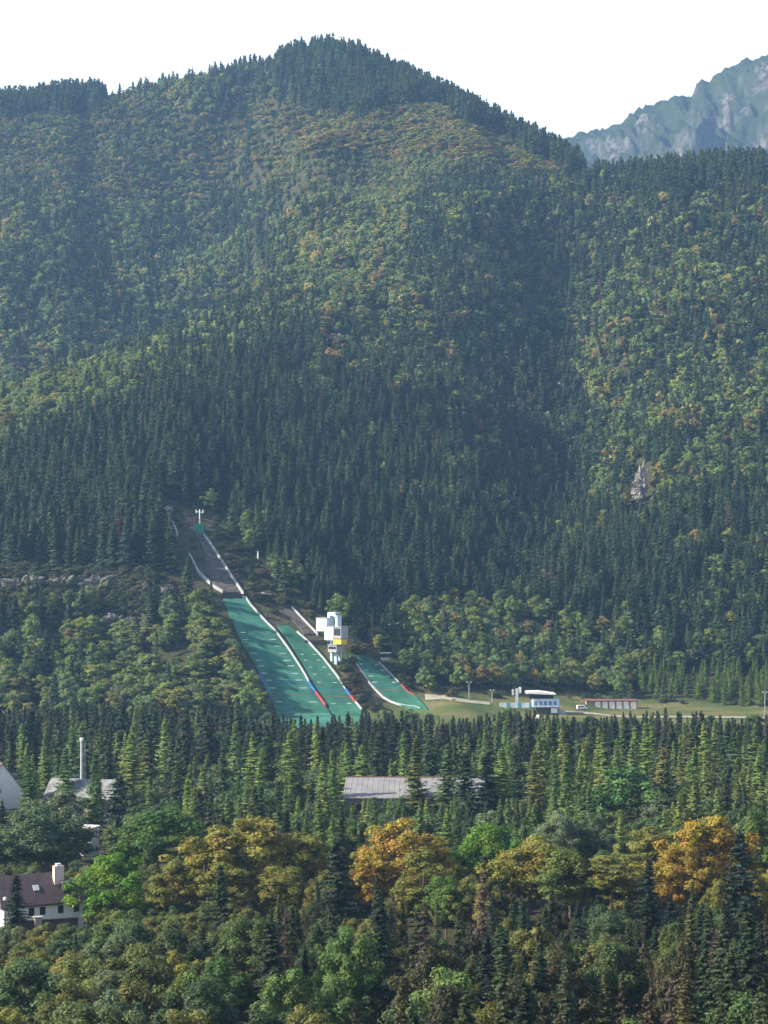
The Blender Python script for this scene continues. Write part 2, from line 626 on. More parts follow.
def make(species, seed, lod):
    if species == 'spruce':
        a = dict(near=dict(dz=0.36, nb=8, seg=6, size=0.40), mid=dict(dz=0.62, nb=7, seg=4, size=0.68), far=dict(dz=1.2, nb=6, seg=2, size=1.3))[lod]
        return conifer(seed, droop=0.42, up=0.2, hang=0.6, ragged=0.24, **a)
    if species == 'wide_spruce':
        a = dict(near=dict(dz=0.62, nb=9, seg=7, size=0.5), mid=dict(dz=0.8, nb=7, seg=4, size=0.75), far=dict(dz=1.2, nb=6, seg=2, size=1.3))[lod]
        return conifer(seed, H=18.0, Rb=4.3, droop=0.18, up=0.14, hang=0.35, shape=0.7, ragged=0.26, fan=0.6, **a)
    if species == 'dead':
        a = dict(near=dict(dz=0.45, nb=6, seg=4, size=0.42), mid=dict(dz=0.7, nb=6, seg=3, size=0.55), far=dict(dz=1.2, nb=6, seg=2, size=1.0))[lod]
        return conifer(seed, Rb=2.3, droop=0.5, up=0.1, hang=0.8, ragged=0.4, gap=0.12, **a)
    if species == 'larch':
        a = dict(near=dict(dz=0.34, nb=8, seg=5, size=0.42), mid=dict(dz=0.5, nb=7, seg=4, size=0.55), far=dict(dz=1.0, nb=6, seg=2, size=1.05))[lod]
        return conifer(seed, Rb=2.8, droop=0.1, up=0.16, hang=0.3, shape=0.95, ragged=0.3, fan=0.8, **a)
    if species == 'broadleaf':
        a = dict(near=dict(nclump=74, per=270, size=0.225, clump=0.15), mid=dict(nclump=40, per=110, size=0.42, clump=0.19), far=dict(nclump=18, per=36, size=0.95, clump=0.25))[lod]
        return broadleaf(seed, **a)
    if species == 'tall_broadleaf':
        a = dict(near=dict(nclump=84, per=240, size=0.21, clump=0.15), mid=dict(nclump=42, per=100, size=0.4, clump=0.2), far=dict(nclump=18, per=36, size=0.9, clump=0.27))[lod]
        return broadleaf(seed, H=18.0, W=9.0, low=0.12, **a)


SEEDS = {'spruce': 11, 'wide_spruce': 23, 'larch': 31, 'dead': 47, 'broadleaf': 59, 'tall_broadleaf': 71}
for spc in DIMS:
    for lod, nvar in (('near', 5 if spc in ('spruce', 'broadleaf') else 3), ('mid', 5 if spc in ('spruce', 'broadleaf', 'larch') else 3)):
        got = []
        for k in range(nvar):
            (cv, cf), lf, (tv, tf) = make(spc, SEEDS[spc] + 101 * k + (7 if lod == 'mid' else 0), lod)
            got.append((array_mesh("crown", cv, cf, [FOL], leaf=lf), array_mesh("trunk", tv, tf, [BARK])))
        PARTS[spc, lod] = got
    for lod, nvar in (('mid', 4), ('far', 6)):
        got = []
        for k in range(nvar):
            (cv, cf), lf, (tv, tf) = make(spc, SEEDS[spc] + 211 * k + (3 if lod == 'mid' else 0), lod)
            V, Fq = join([(cv, cf), (tv, tf)])
            mi = np.r_[np.zeros(len(cf), int), np.ones(len(tf), int)]
            got.append(array_mesh("whole_%s_%s" % (spc, lod), V, Fq, [FOL_I, BARK], mi, np.r_[lf, np.full(len(tf), .5)]))
        WHOLE[spc, lod] = got

# every tree of the scene is first an entry here
TREES = []


def tint(c, amt=0.14, warm=0.06):
    c = np.array(c)
    v = 1 + rng.normal(0, amt)
    w = rng.normal(0, warm)
    return tuple(np.clip(c * v * np.array([1 + w, 1, 1 - w]), 0.006, 0.75))


def tree(sp, x, y, h, w, col, label=None, name=None, group=None, hand=False):
    TREES.append(dict(sp=sp, x=float(x), y=float(y), z=float(ground(x, y)) - 0.3, h=float(h), w=float(w), col=col, label=label, name=name, group=group, hand=hand))


def tree_at(sp, px, top, D, wpx, col, label, name):
    """a tree one can tell apart: where its tip shows, how far off, how wide"""
    p = P(px, top, D)
    g = float(ground(p[0], D))
    tree(sp, p[0], D, p[2] - g + 0.3, wpx * D / F, col, label, name, None, True)


# ------------------------------------------------------------------ the setting
QUARRY = [(-40, 568), (60, 568), (120, 570), (168, 578), (178, 600), (172, 616), (120, 618), (60, 610), (-40, 612)]
CLEAR = [(160, 490), (176, 502), (222, 514), (250, 556), (280, 596), (296, 602), (322, 612), (352, 640), (368, 650), (400, 668), (424, 690), (440, 699),
         (500, 697), (530, 688), (600, 694), (640, 700), (768, 708), (1200, 712), (1200, 760), (250, 760), (262, 712), (264, 700), (254, 680), (240, 652), (221, 612), (202, 586), (190, 562), (172, 540), (160, 505)]
GRASS = [(330, 640), (350, 655), (372, 690), (390, 706), (425, 690), (440, 697), (530, 690), (600, 692), (640, 700), (1200, 708), (1200, 800), (300, 800), (270, 720)]
gpx, gpy = proj(GX, np.maximum(GY, 60), TZ)
front = (GY > 700) & (GY < 1260)
m_grass = inside(GRASS, gpx, gpy) & front
m_clear = inside(CLEAR, gpx, gpy) & front
m_quarry = inside(QUARRY, gpx, gpy) & front
m_brush = inside([(-60, 92), (130, 92), (150, 150), (-60, 170)], gpx, gpy) | inside([(255, 110), (330, 104), (430, 96), (545, 150), (560, 170), (430, 168), (300, 190), (250, 170)], gpx, gpy)
m_brush &= GY > 1800


def blur(a, n=2):
    a = a.astype(float)
    for _ in range(n):
        b = np.pad(a, 1, mode='edge')
        a = (b[:-2, 1:-1] + b[2:, 1:-1] + b[1:-1, :-2] + b[1:-1, 2:] + b[1:-1, 1:-1] * 2) / 6
    return a


MASK = np.stack([blur(m_grass), blur(m_quarry), blur(m_clear), np.ones_like(TZ)], -1)


def ground_material():
    m, nt, out = mat("terrain_ground")
    b = N(nt, 'ShaderNodeBsdfPrincipled')
    b.inputs['Roughness'].default_value = 0.9
    b.inputs['Specular IOR Level'].default_value = 0.1
    at = N(nt, 'ShaderNodeAttribute', attribute_name='cover')
    sep = N(nt, 'ShaderNodeSeparateColor')
    nt.links.new(at.outputs['Color'], sep.inputs['Color'])
    n1 = noise_node(nt, 0.03, 8)
    n2 = noise_node(nt, 0.14, 8)
    n3 = noise_node(nt, 0.5, 6)
    floor_ = ramp(nt, n2.outputs['Fac'], [(0.3, (0.028, 0.034, 0.016)), (0.7, (0.05, 0.048, 0.026))])
    clear = ramp(nt, n2.outputs['Fac'], [(0.32, (0.04, 0.055, 0.022)), (0.5, (0.065, 0.064, 0.034)), (0.68, (0.10, 0.078, 0.058))])
    grass = ramp(nt, n1.outputs['Fac'], [(0.36, (0.05, 0.078, 0.024)), (0.5, (0.085, 0.10, 0.036)), (0.64, (0.145, 0.125, 0.062))])
    scree = ramp(nt, n3.outputs['Fac'], [(0.36, (0.045, 0.055, 0.03)), (0.52, (0.085, 0.08, 0.05)), (0.7, (0.16, 0.145, 0.13))])
    last = floor_
    for ch, r in (('Blue', clear), ('Red', grass), ('Green', scree)):
        mx = N(nt, 'ShaderNodeMix', data_type='RGBA')
        nt.links.new(sep.outputs[ch], mx.inputs['Factor'])
        nt.links.new(last.outputs[0] if last.type == 'VALTORGB' else last.outputs['Result'], mx.inputs['A'])
        if last.type == 'MIX':
            nt.links.new(last.outputs[2], mx.inputs[6])
        else:
            nt.links.new(last.outputs[0], mx.inputs[6])
        nt.links.new(r.outputs[0], mx.inputs[7])
        last = mx
    nt.links.new(last.outputs[2], b.inputs['Base Color'])
    bp = N(nt, 'ShaderNodeBump')
    bp.inputs['Strength'].default_value = 0.5
    bp.inputs['Distance'].default_value = 1.5
    nt.links.new(n3.outputs['Fac'], bp.inputs['Height'])
    nt.links.new(bp.outputs['Normal'], b.inputs['Normal'])
    nt.links.new(b.outputs['BSDF'], out.inputs['Surface'])
    return m


def grid_faces(ny, nx):
    i = np.arange(ny - 1)[:, None] * nx + np.arange(nx - 1)[None]
    return np.stack([i, i + 1, i + nx + 1, i + nx], -1).reshape(-1, 4)


me = array_mesh("terrain", np.stack([GX, GY, TZ], -1).reshape(-1, 3), grid_faces(len(YS), len(XS)), [ground_material()])
ca = me.attributes.new('cover', 'FLOAT_COLOR', 'POINT')
ca.data.foreach_set('color', MASK.astype(np.float32).ravel())
me.polygons.foreach_set('use_smooth', np.ones(len(me.polygons), bool))
tag(new_obj("terrain", me), kind='structure')
MB().add([(-9000, -9000, -2), (9000, -9000, -2), (9000, 9000, -2), (-9000, 9000, -2)], [(0, 1, 2, 3)]).build("ground", plain("meadow_ground", (0.06, 0.075, 0.035), 0.95, 0.3, 0.01))
tag(bpy.data.objects["ground"], kind='structure')

# the high limestone mountain behind
MX = np.arange(250, 1700, 4.0)
MY = np.concatenate([np.arange(3500, 4300, 20.0), np.arange(4300, 4800, 4.0), np.arange(4800, 5600, 20.0)])
mx, my = np.meshgrid(MX, MY)
crest_px = [(480, 190), (540, 150), (566, 138), (600, 129), (622, 120), (640, 108), (655, 104), (672, 97), (690, 94), (703, 79), (722, 73), (740, 63), (768, 55), (830, 30), (900, 10), (1000, 40), (1200, 150)]
CD = 4700.0
cx = np.array([P(a, b, CD)[0] for a, b in crest_px])
cz = np.array([P(a, b, CD)[2] for a, b in crest_px])
crest = np.interp(mx, cx, cz)
warp = fbm(mx / 160, my / 160, 91, 3)
ridge = 1 - np.abs(fbm((mx * 0.9 + (my - CD) * 0.35) / 95 + warp * 0.35, (my - mx * 0.2) / 420, 77, 5))
ridge2 = 1 - np.abs(fbm(mx / 48 + warp * 0.3, my / 60, 78, 4))
dY = my - CD
slope = np.where(dY < 0, dY * 0.80, -dY * 0.9)
away = smooth(0, 130, np.abs(dY))
RZ = crest + slope + (ridge - 0.55) * 95 * away + (ridge2 - 0.6) * (14 + 18 * away) + (1 - np.abs(fbm((mx + .5 * my) / 20, my / 46, 79, 3)) - .6) * 13
RZ = RZ + (1 - away) * fbm(mx / 34, my / 200, 55, 3) * 13 * smooth(620, 760, mx)
RZ = np.maximum(RZ, -3)
RZ *= smooth(3500, 3620, my) * smooth(250, 360, mx) * (1 - smooth(1500, 1690, mx)) * (1 - smooth(5450, 5590, my))
RZ -= 3


def rock_mountain_material():
    m, nt, out = mat("limestone_mountain")
    b = N(nt, 'ShaderNodeBsdfPrincipled')
    b.inputs['Roughness'].default_value = 0.95
    b.inputs['Specular IOR Level'].default_value = 0.1
    geo = N(nt, 'ShaderNodeNewGeometry')
    sx = N(nt, 'ShaderNodeSeparateXYZ')
    nt.links.new(geo.outputs['True Normal'], sx.inputs[0])
    n1 = noise_node(nt, 0.011, 8)
    n2 = noise_node(nt, 0.07, 12)
    n2.inputs['Roughness'].default_value = 0.68
    ad = N(nt, 'ShaderNodeMath', operation='MULTIPLY_ADD')
    nt.links.new(n1.outputs['Fac'], ad.inputs[0])
    ad.inputs[1].default_value = 1.5
    nt.links.new(sx.outputs['Z'], ad.inputs[2])
    ad2 = N(nt, 'ShaderNodeMath', operation='MULTIPLY_ADD')
    nt.links.new(n2.outputs['Fac'], ad2.inputs[0])
    ad2.inputs[1].default_value = 1.3
    nt.links.new(ad.outputs[0], ad2.inputs[2])
    fac = ramp(nt, ad2.outputs[0], [(0.0, (1, 1, 1)), (1.0, (0, 0, 0))])
    # Fac is clamped to one: bring the range down first
    mr = N(nt, 'ShaderNodeMapRange')
    mr.inputs['From Min'].default_value = 1.42
    mr.inputs['From Max'].default_value = 1.77
    nt.links.new(ad2.outputs[0], mr.inputs['Value'])
    nt.nodes.remove(fac)
    rock = ramp(nt, n2.outputs['Fac'], [(0.4, (0.04, 0.038, 0.04)), (0.5, (0.14, 0.128, 0.124)), (0.6, (0.30, 0.27, 0.26))])
    green = ramp(nt, n2.outputs['Fac'], [(0.3, (0.016, 0.028, 0.014)), (0.7, (0.048, 0.062, 0.026))])
    mxn = N(nt, 'ShaderNodeMix', data_type='RGBA')
    nt.links.new(mr.outputs['Result'], mxn.inputs[0])
    nt.links.new(rock.outputs[0], mxn.inputs[6])
    nt.links.new(green.outputs[0], mxn.inputs[7])
    nt.links.new(mxn.outputs[2], b.inputs['Base Color'])
    bp = N(nt, 'ShaderNodeBump')
    bp.inputs['Strength'].default_value = 1.0
    bp.inputs['Distance'].default_value = 12.0
    nt.links.new(n2.outputs['Fac'], bp.inputs['Height'])
    nt.links.new(bp.outputs['Normal'], b.inputs['Normal'])
    nt.links.new(b.outputs['BSDF'], out.inputs['Surface'])
    return m


me = array_mesh("mountain", np.stack([mx, my, RZ], -1).reshape(-1, 3), grid_faces(len(MY), len(MX)), [rock_mountain_material()])
tag(new_obj("mountain", me), kind='structure')

# ------------------------------------------------------------------ materials of built things


def matting(name, col):
    """rows of plastic bristle matting: faint courses across the fall line, faded and damp patches"""
    m, nt, out = mat(name)
    b = N(nt, 'ShaderNodeBsdfPrincipled')
    b.inputs['Roughness'].default_value = 0.7
    b.inputs['Specular IOR Level'].default_value = 0.2
    tc = N(nt, 'ShaderNodeTexCoord')
    w = N(nt, 'ShaderNodeTexWave', wave_type='BANDS', bands_direction='Z')
    w.inputs['Scale'].default_value = 0.32
    w.inputs['Distortion'].default_value = 1.2
    w.inputs['Detail Scale'].default_value = 0.4
    nt.links.new(tc.outputs['Object'], w.inputs['Vector'])
    n = noise_node(nt, 0.12, 7)
    ad = N(nt, 'ShaderNodeMath', operation='MULTIPLY_ADD')
    nt.links.new(w.outputs['Fac'], ad.inputs[0])
    ad.inputs[1].default_value = 0.16
    nt.links.new(n.outputs['Fac'], ad.inputs[2])
    r = ramp(nt, ad.outputs[0], [(0.36, tuple(c * .62 for c in col)), (0.56, col), (0.78, tuple(min(1, c * 1.35 + .01) for c in col))])
    nt.links.new(r.outputs[0], b.inputs['Base Color'])
    nt.links.new(b.outputs['BSDF'], out.inputs['Surface'])
    return m


M_MAT = matting("green_plastic_mat", (0.034, 0.135, 0.096))
M_MAT2 = matting("green_plastic_mat_worn", (0.031, 0.125, 0.085))
M_WHITE = plain("white_paint", (0.76, 0.76, 0.76), 0.5, 0.06, 0.8)
M_MARK = plain("worn_white_mark", (0.42, 0.48, 0.46), 0.7, 0.3, 0.4)
M_RAIL = plain("grey_white_rail", (0.36, 0.365, 0.37), 0.65, 0.25, 0.3)
M_BOARD = plain("weathered_white_board", (0.52, 0.54, 0.55), 0.6, 0.15, 0.5)
M_PALEBLUE = plain("pale_blue_paint", (0.50, 0.62, 0.70), 0.5, 0.08, 0.8)
M_BLUE = plain("blue_paint", (0.05, 0.12, 0.42), 0.5, 0.1)
M_RED = plain("red_paint", (0.45, 0.05, 0.06), 0.5, 0.1)
M_YELLOW = plain("yellow_board", (0.72, 0.50, 0.07), 0.5, 0.1)
M_GREY = plain("grey_cladding", (0.33, 0.34, 0.36), 0.6, 0.1)
M_STEEL = plain("galvanised_steel", (0.42, 0.43, 0.44), 0.45, 0.1, 1.0, 0.6)
M_DARK = plain("dark_timber", (0.045, 0.035, 0.03), 0.7, 0.3, 2.0)
M_GLASS = plain("window_glass", (0.02, 0.025, 0.03), 0.12, 0.2, 1.0, spec=0.6)
M_EARTH = plain("inrun_earth", (0.078, 0.066, 0.062), 0.95, 0.6, 0.35, bump=0.5)
M_CONC = plain("concrete", (0.34, 0.33, 0.31), 0.85, 0.18, 0.7)
M_ROOFRED = plain("red_brown_roof", (0.15, 0.07, 0.055), 0.7, 0.2, 1.0)
M_ROAD = plain("pale_gravel_road", (0.25, 0.23, 0.19), 0.95, 0.3, 0.15)
M_HALLROOF = plain("light_grey_sheet_roof", (0.19, 0.187, 0.195), 0.7, 0.16, 0.25)
M_WALLWHITE = plain("white_render", (0.74, 0.74, 0.72), 0.8, 0.06, 0.8)
M_ROCK = None


def tile_roof(name, a, b):
    m, nt, out = mat(name)
    p = N(nt, 'ShaderNodeBsdfPrincipled')
    p.inputs['Roughness'].default_value = 0.6
    tc = N(nt, 'ShaderNodeTexCoord')
    w = N(nt, 'ShaderNodeTexWave', wave_type='BANDS', bands_direction='Z')
    w.inputs['Scale'].default_value = 1.7
    w.inputs['Distortion'].default_value = 0.6
    nt.links.new(tc.outputs['Object'], w.inputs['Vector'])
    n = noise_node(nt, 1.1, 7)
    r = ramp(nt, n.outputs['Fac'], [(0.3, a), (0.7, b)])
    nt.links.new(r.outputs[0], p.inputs['Base Color'])
    bp = N(nt, 'ShaderNodeBump')
    bp.inputs['Strength'].default_value = 0.6
    bp.inputs['Distance'].default_value = 0.08
    nt.links.new(w.outputs['Fac'], bp.inputs['Height'])
    nt.links.new(bp.outputs['Normal'], p.inputs['Normal'])
    nt.links.new(p.outputs['BSDF'], out.inputs['Surface'])
    return m


M_TILE = tile_roof("purple_brown_tiles", (0.055, 0.036, 0.038), (0.095, 0.062, 0.062))


def rock_mat():
    m, nt, out = mat("grey_limestone")
    b = N(nt, 'ShaderNodeBsdfPrincipled')
    b.inputs['Roughness'].default_value = 0.9
    b.inputs['Specular IOR Level'].default_value = 0.15
    n = noise_node(nt, 0.35, 10)
    n2 = noise_node(nt, 0.09, 6)
    r = ramp(nt, n.outputs['Fac'], [(0.34, (0.045, 0.043, 0.045)), (0.5, (0.10, 0.092, 0.092)), (0.66, (0.21, 0.19, 0.185))])
    g = ramp(nt, n2.outputs['Fac'], [(0.52, (0, 0, 0)), (0.62, (1, 1, 1))])
    mxn = N(nt, 'ShaderNodeMix', data_type='RGBA')
    nt.links.new(g.outputs[0], mxn.inputs[0])
    nt.links.new(r.outputs[0], mxn.inputs[6])
    mxn.inputs[7].default_value = (0.07, 0.08, 0.04, 1)
    nt.links.new(mxn.outputs[2], b.inputs['Base Color'])
    bp = N(nt, 'ShaderNodeBump')
    bp.inputs['Strength'].default_value = 0.9
    bp.inputs['Distance'].default_value = 0.8
    nt.links.new(n.outputs['Fac'], bp.inputs['Height'])
    nt.links.new(bp.outputs['Normal'], b.inputs['Normal'])
    nt.links.new(b.outputs['BSDF'], out.inputs['Surface'])
    return m


M_ROCK = rock_mat()
M_CRAG = plain("pale_crag", (0.19, 0.175, 0.165), .95, .5, .25, bump=.9)

# ------------------------------------------------------------------ ski jumps


def line_at(pts, n_or_ys):
    xs, ys = [p[0] for p in pts], [p[1] for p in pts]
    return np.interp(n_or_ys, ys, xs)


def strip_points(left, right, y0, y1, n):
    ys = np.linspace(y0, y1, n)
    Lp = np.array([hit(x, y, 850, 1300) for x, y in zip(line_at(left, ys), ys)])
    Rp = np.array([hit(x, y, 850, 1300) for x, y in zip(line_at(right, ys), ys)])
    return ys, Lp, Rp


def strip_mesh(name, Lp, Rp, m, parent, lift=0.9, skirt=3.0, across=6):
    """a raised deck with closed sides, following the hill"""
    b = MB()
    n = len(Lp)
    vs, fs = [], []
    for a, c in zip(Lp, Rp):
        row = [a + (c - a) * k / across for k in range(across + 1)]
        vs += [(p[0], p[1], p[2] + lift) for p in row]
    w = across + 1
    for i in range(n - 1):
        for k in range(across):
            fs.append((i * w + k, (i + 1) * w + k, (i + 1) * w + k + 1, i * w + k + 1))
    base = len(vs)
    for a, c in zip(Lp, Rp):
        vs += [(a[0], a[1], a[2] + lift - skirt), (c[0], c[1], c[2] + lift - skirt)]
    for i in range(n - 1):
        fs.append((i * w, base + 2 * i, base + 2 * i + 2, (i + 1) * w))
        fs.append((i * w + across, (i + 1) * w + across, base + 2 * i + 3, base + 2 * i + 1))
    fs.append(tuple(range(across + 1)) + (base + 1, base))
    e = (n - 1) * w
    fs.append(tuple(range(e + across, e - 1, -1)) + (base + 2 * n - 2, base + 2 * n - 1))
    b.add(vs, fs)
    return b.build(name, m, parent)


def wall_along(b, pts, h0, h1, th=0.35):
    """an upright board wall following a row of ground points"""
    pts = [np.array(p) for p in pts]
    vs, fs = [], []
    for i, p in enumerate(pts):
        d = pts[min(i + 1, len(pts) - 1)] - pts[max(i - 1, 0)]
        nrm = np.array([-d[1], d[0], 0])
        nrm = nrm / (np.linalg.norm(nrm) + 1e-9) * th / 2
        for sgn, h in ((1, h0), (-1, h0), (-1, h1), (1, h1)):
            q = p + nrm * sgn
            vs.append((q[0], q[1], q[2] + h))
    for i in range(len(pts) - 1):
        a, c = i * 4, i * 4 + 4
        for k in range(4):
            fs.append((a + k, a + (k + 1) % 4, c + (k + 1) % 4, c + k))
    fs.append((3, 2, 1, 0))
    e = (len(pts) - 1) * 4
    fs.append((e, e + 1, e + 2, e + 3))
    return b.add(vs, fs)


def mark(b, Lp, Rp, ys, y, t0, t1, thick, lift):
    """a painted bar lying across the deck at photo row y from fraction t0 to t1"""
    def at(yy, t):
        i = np.interp(yy, ys, np.arange(len(ys)))
        k = min(int(i), len(ys) - 2)
        f = i - k
        a = Lp[k] * (1 - f) + Lp[k + 1] * f
        c = Rp[k] * (1 - f) + Rp[k + 1] * f
        p = a + (c - a) * t
        return (p[0], p[1], p[2] + lift)
    nseg = max(1, int((t1 - t0) * 8))
    for s in range(nseg):
        ta, tb = t0 + (t1 - t0) * s / nseg, t0 + (t1 - t0) * (s + 1) / nseg
        b.add([at(y + thick / 2, ta), at(y + thick / 2, tb), at(y - thick / 2, tb), at(y - thick / 2, ta)], [(0, 1, 2, 3)])


def jump(name, label, left, right, y0, y1, n, mat_, ticks, blue, red, tick_t):
    A = hit((left[-1][0] + right[-1][0]) / 2, y1, 850, 1300)
    root = empty(name, tuple(A), label, "ski jump", "ski jumping hills side by side")
    ys, Lp, Rp = strip_points(left, right, y0, y1, n)
    Lo, Ro = Lp - A, Rp - A
    strip_mesh("landing_slope", Lo, Ro, mat_, root)
    for y in ticks:
        for t0, t1 in tick_t:
            j = rng.uniform(-0.012, 0.012)
            b = MB()
            mark(b, Lo, Ro, ys, y + rng.uniform(-0.3, 0.3), t0 + j, t1 + j, 0.62, 0.96)
            b.build("distance_mark", M_MARK, root)
    b = MB()
    mark(b, Lo, Ro, ys, blue, 0.03, 0.97, 0.5, 0.965)
    b.build("blue_line", plain("faded_blue", (0.05, 0.13, 0.27), .7, .3, .3), root)
    b = MB()
    mark(b, Lo, Ro, ys, red, 0.03, 0.97, 0.5, 0.965)
    b.build("red_line", plain("faded_red", (0.20, 0.085, 0.075), .7, .3, .3), root)
    return root, A, ys, Lo, Ro


def rail(root, A, name, pts, y0, y1, m, h=1.9, n=14, th=0.7, z0=-0.6):
    ys = np.linspace(y0, y1, n)
    b = MB()
    wall_along(b, [hit(x, y, 850, 1300) - A for x, y in zip(line_at(pts, ys), ys)], z0, h, th)
    return b.build(name, m, root)


BL = [(223, 600), (232, 622), (242, 645), (256, 668), (266, 688), (272, 703), (279, 722), (282, 730)]
BR = [(246, 600), (249, 605), (266, 624), (274, 631), (288, 650), (303.5, 674), (311, 688), (325, 707), (335, 722), (340, 730)]
root, A, ys, Lo, Ro = jump("ski_jump", "largest green ski jump with a long earthen inrun above it", BL, BR, 600, 730, 36, M_MAT,
                           [634, 641, 648, 655, 662, 668, 675, 682, 690, 704], 683.5, 697, ((0.06, 0.2), (0.72, 0.88)))
rail(root, A, "side_rail", BR, 600, 684, M_RAIL)
rail(root, A, "blue_rail", BR, 684.4, 694, M_BLUE)
rail(root, A, "red_rail", BR, 694.4, 708, M_RED)
rail(root, A, "blue_rail", [(x - 1, y) for x, y in BL], 676, 700, M_BLUE, 1.6)
IL = [(162, 508), (168, 517), (176.5, 535), (191, 559), (198, 573), (203, 578), (214, 588), (223, 593)]
IR = [(186, 512), (204, 538), (217, 556.5), (233, 581.5), (243, 596)]
ID = [(178, 508), (190, 526), (201, 545), (205, 560), (206, 572), (212, 585), (223, 593)]      # outer edge of the inrun deck
ysI, Li, Ri = strip_points(ID, IR, 512, 593, 24)
strip_mesh("inrun", Li - A, Ri - A, M_EARTH, root, 0.7, 2.5)
sleeper = plain("grey_sleepers", (0.14, 0.125, 0.125), .9, .4, .5)
for k in range(26):
    b = MB()
    mark(b, Li - A, Ri - A, ysI, 540 + k * 2.0, 0.12 + rng.uniform(0, .2), 0.72 + rng.uniform(-.2, .1), 0.4, 0.82)
    b.build("sleeper", sleeper, root)
rail(root, A, "inrun_rail", [(x + 0.6, y) for x, y in IR], 537, 600, M_RAIL, 2.0, 12, 0.9)
rail(root, A, "inrun_rail", IL, 514, 536, M_RAIL, 2.6, 8, 1.2)
rail(root, A, "inrun_rail", IL, 556, 593, M_RAIL, 1.7, 10, 0.9)
b = MB()
pa, pb = hit(222, 597, 850, 1300) - A, hit(247, 598.5, 850, 1300) - A
wall_along(b, [pa + (pb - pa) * t for t in np.linspace(0, 1, 6)], -1.0, 2.4, 2.0)
b.build("takeoff_table", M_DARK, root)
# second hill
SL = [(277, 627), (283, 634), (291, 645), (303, 667), (314, 687), (328, 707), (338, 722), (343, 730)]
SR = [(288, 627), (296, 633), (307, 642.5), (323, 660), (337, 678), (348, 695), (361, 711), (368, 722), (373, 730)]
root, A, ys, Lo, Ro = jump("ski_jump", "middle green ski jump beside the white judges tower", SL, SR, 627, 730, 30, M_MAT2,
                           [656, 662, 669, 676, 684, 705], 691.5, 698.5, ((0.16, 0.30), (0.70, 0.85)))
rail(root, A, "side_rail", SR, 634, 691, M_RAIL)
rail(root, A, "blue_rail", SR, 691.4, 698, M_BLUE)
rail(root, A, "red_rail", SR, 698.4, 704, M_RED)
rail(root, A, "side_rail", SR, 704.4, 712, M_RAIL)
rail(root, A, "inrun_rail", [(292, 609), (318, 636)], 609, 636, M_RAIL, 1.6, 6, 0.9)
ysI, Li, Ri = strip_points([(283, 609), (304, 635)], [(291.5, 609), (316, 635)], 609, 635, 10)
strip_mesh("inrun", Li - A, Ri - A, M_EARTH, root, 0.6, 2.5)
b = MB()
pa, pb = hit(303, 643, 850, 1300) - A, hit(326, 643, 850, 1300) - A
wall_along(b, [pa + (pb - pa) * t for t in np.linspace(0, 1, 4)], -1.0, 1.5, 1.6)
b.build("takeoff_table", M_EARTH, root)
# small hill
KL = [(349, 657), (358, 667), (371, 686), (384, 699), (398, 706), (420, 711)]
KR = [(364, 657), (379, 664), (395, 680), (409, 694), (417, 698), (428, 711)]
root, A, ys, Lo, Ro = jump("ski_jump", "smallest green ski jump, lowest and furthest along the slope", KL, KR, 657, 710, 22, M_MAT2,
                           [666, 672, 678, 684], 686, 692, ((0.10, 0.26), (0.74, 0.9)))
rail(root, A, "side_rail", KR, 664, 684, M_RAIL, 1.3)
rail(root, A, "blue_rail", [(x - 4, y) for x, y in KR], 683, 688.5, M_BLUE, 0.9)
rail(root, A, "red_rail", KR, 686, 697, M_RED, 1.2)
rail(root, A, "side_rail", KL, 664, 700, M_RAIL, 1.1)
rail(root, A, "red_rail", [(x + 5, y) for x, y in KL], 688, 695, M_RED, 0.6)
b = MB()
wall_along(b, [hit(x, y, 850, 1300) - A for x, y in ((384, 699), (391, 703), (398, 705.5), (406, 707), (414, 708), (420, 710))], 0.2, 1.2, 0.8)
b.build("outrun_board", M_BOARD, root)


# ------------------------------------------------------------------ things around the hills
def scale_at(p):
    return p[1] / F


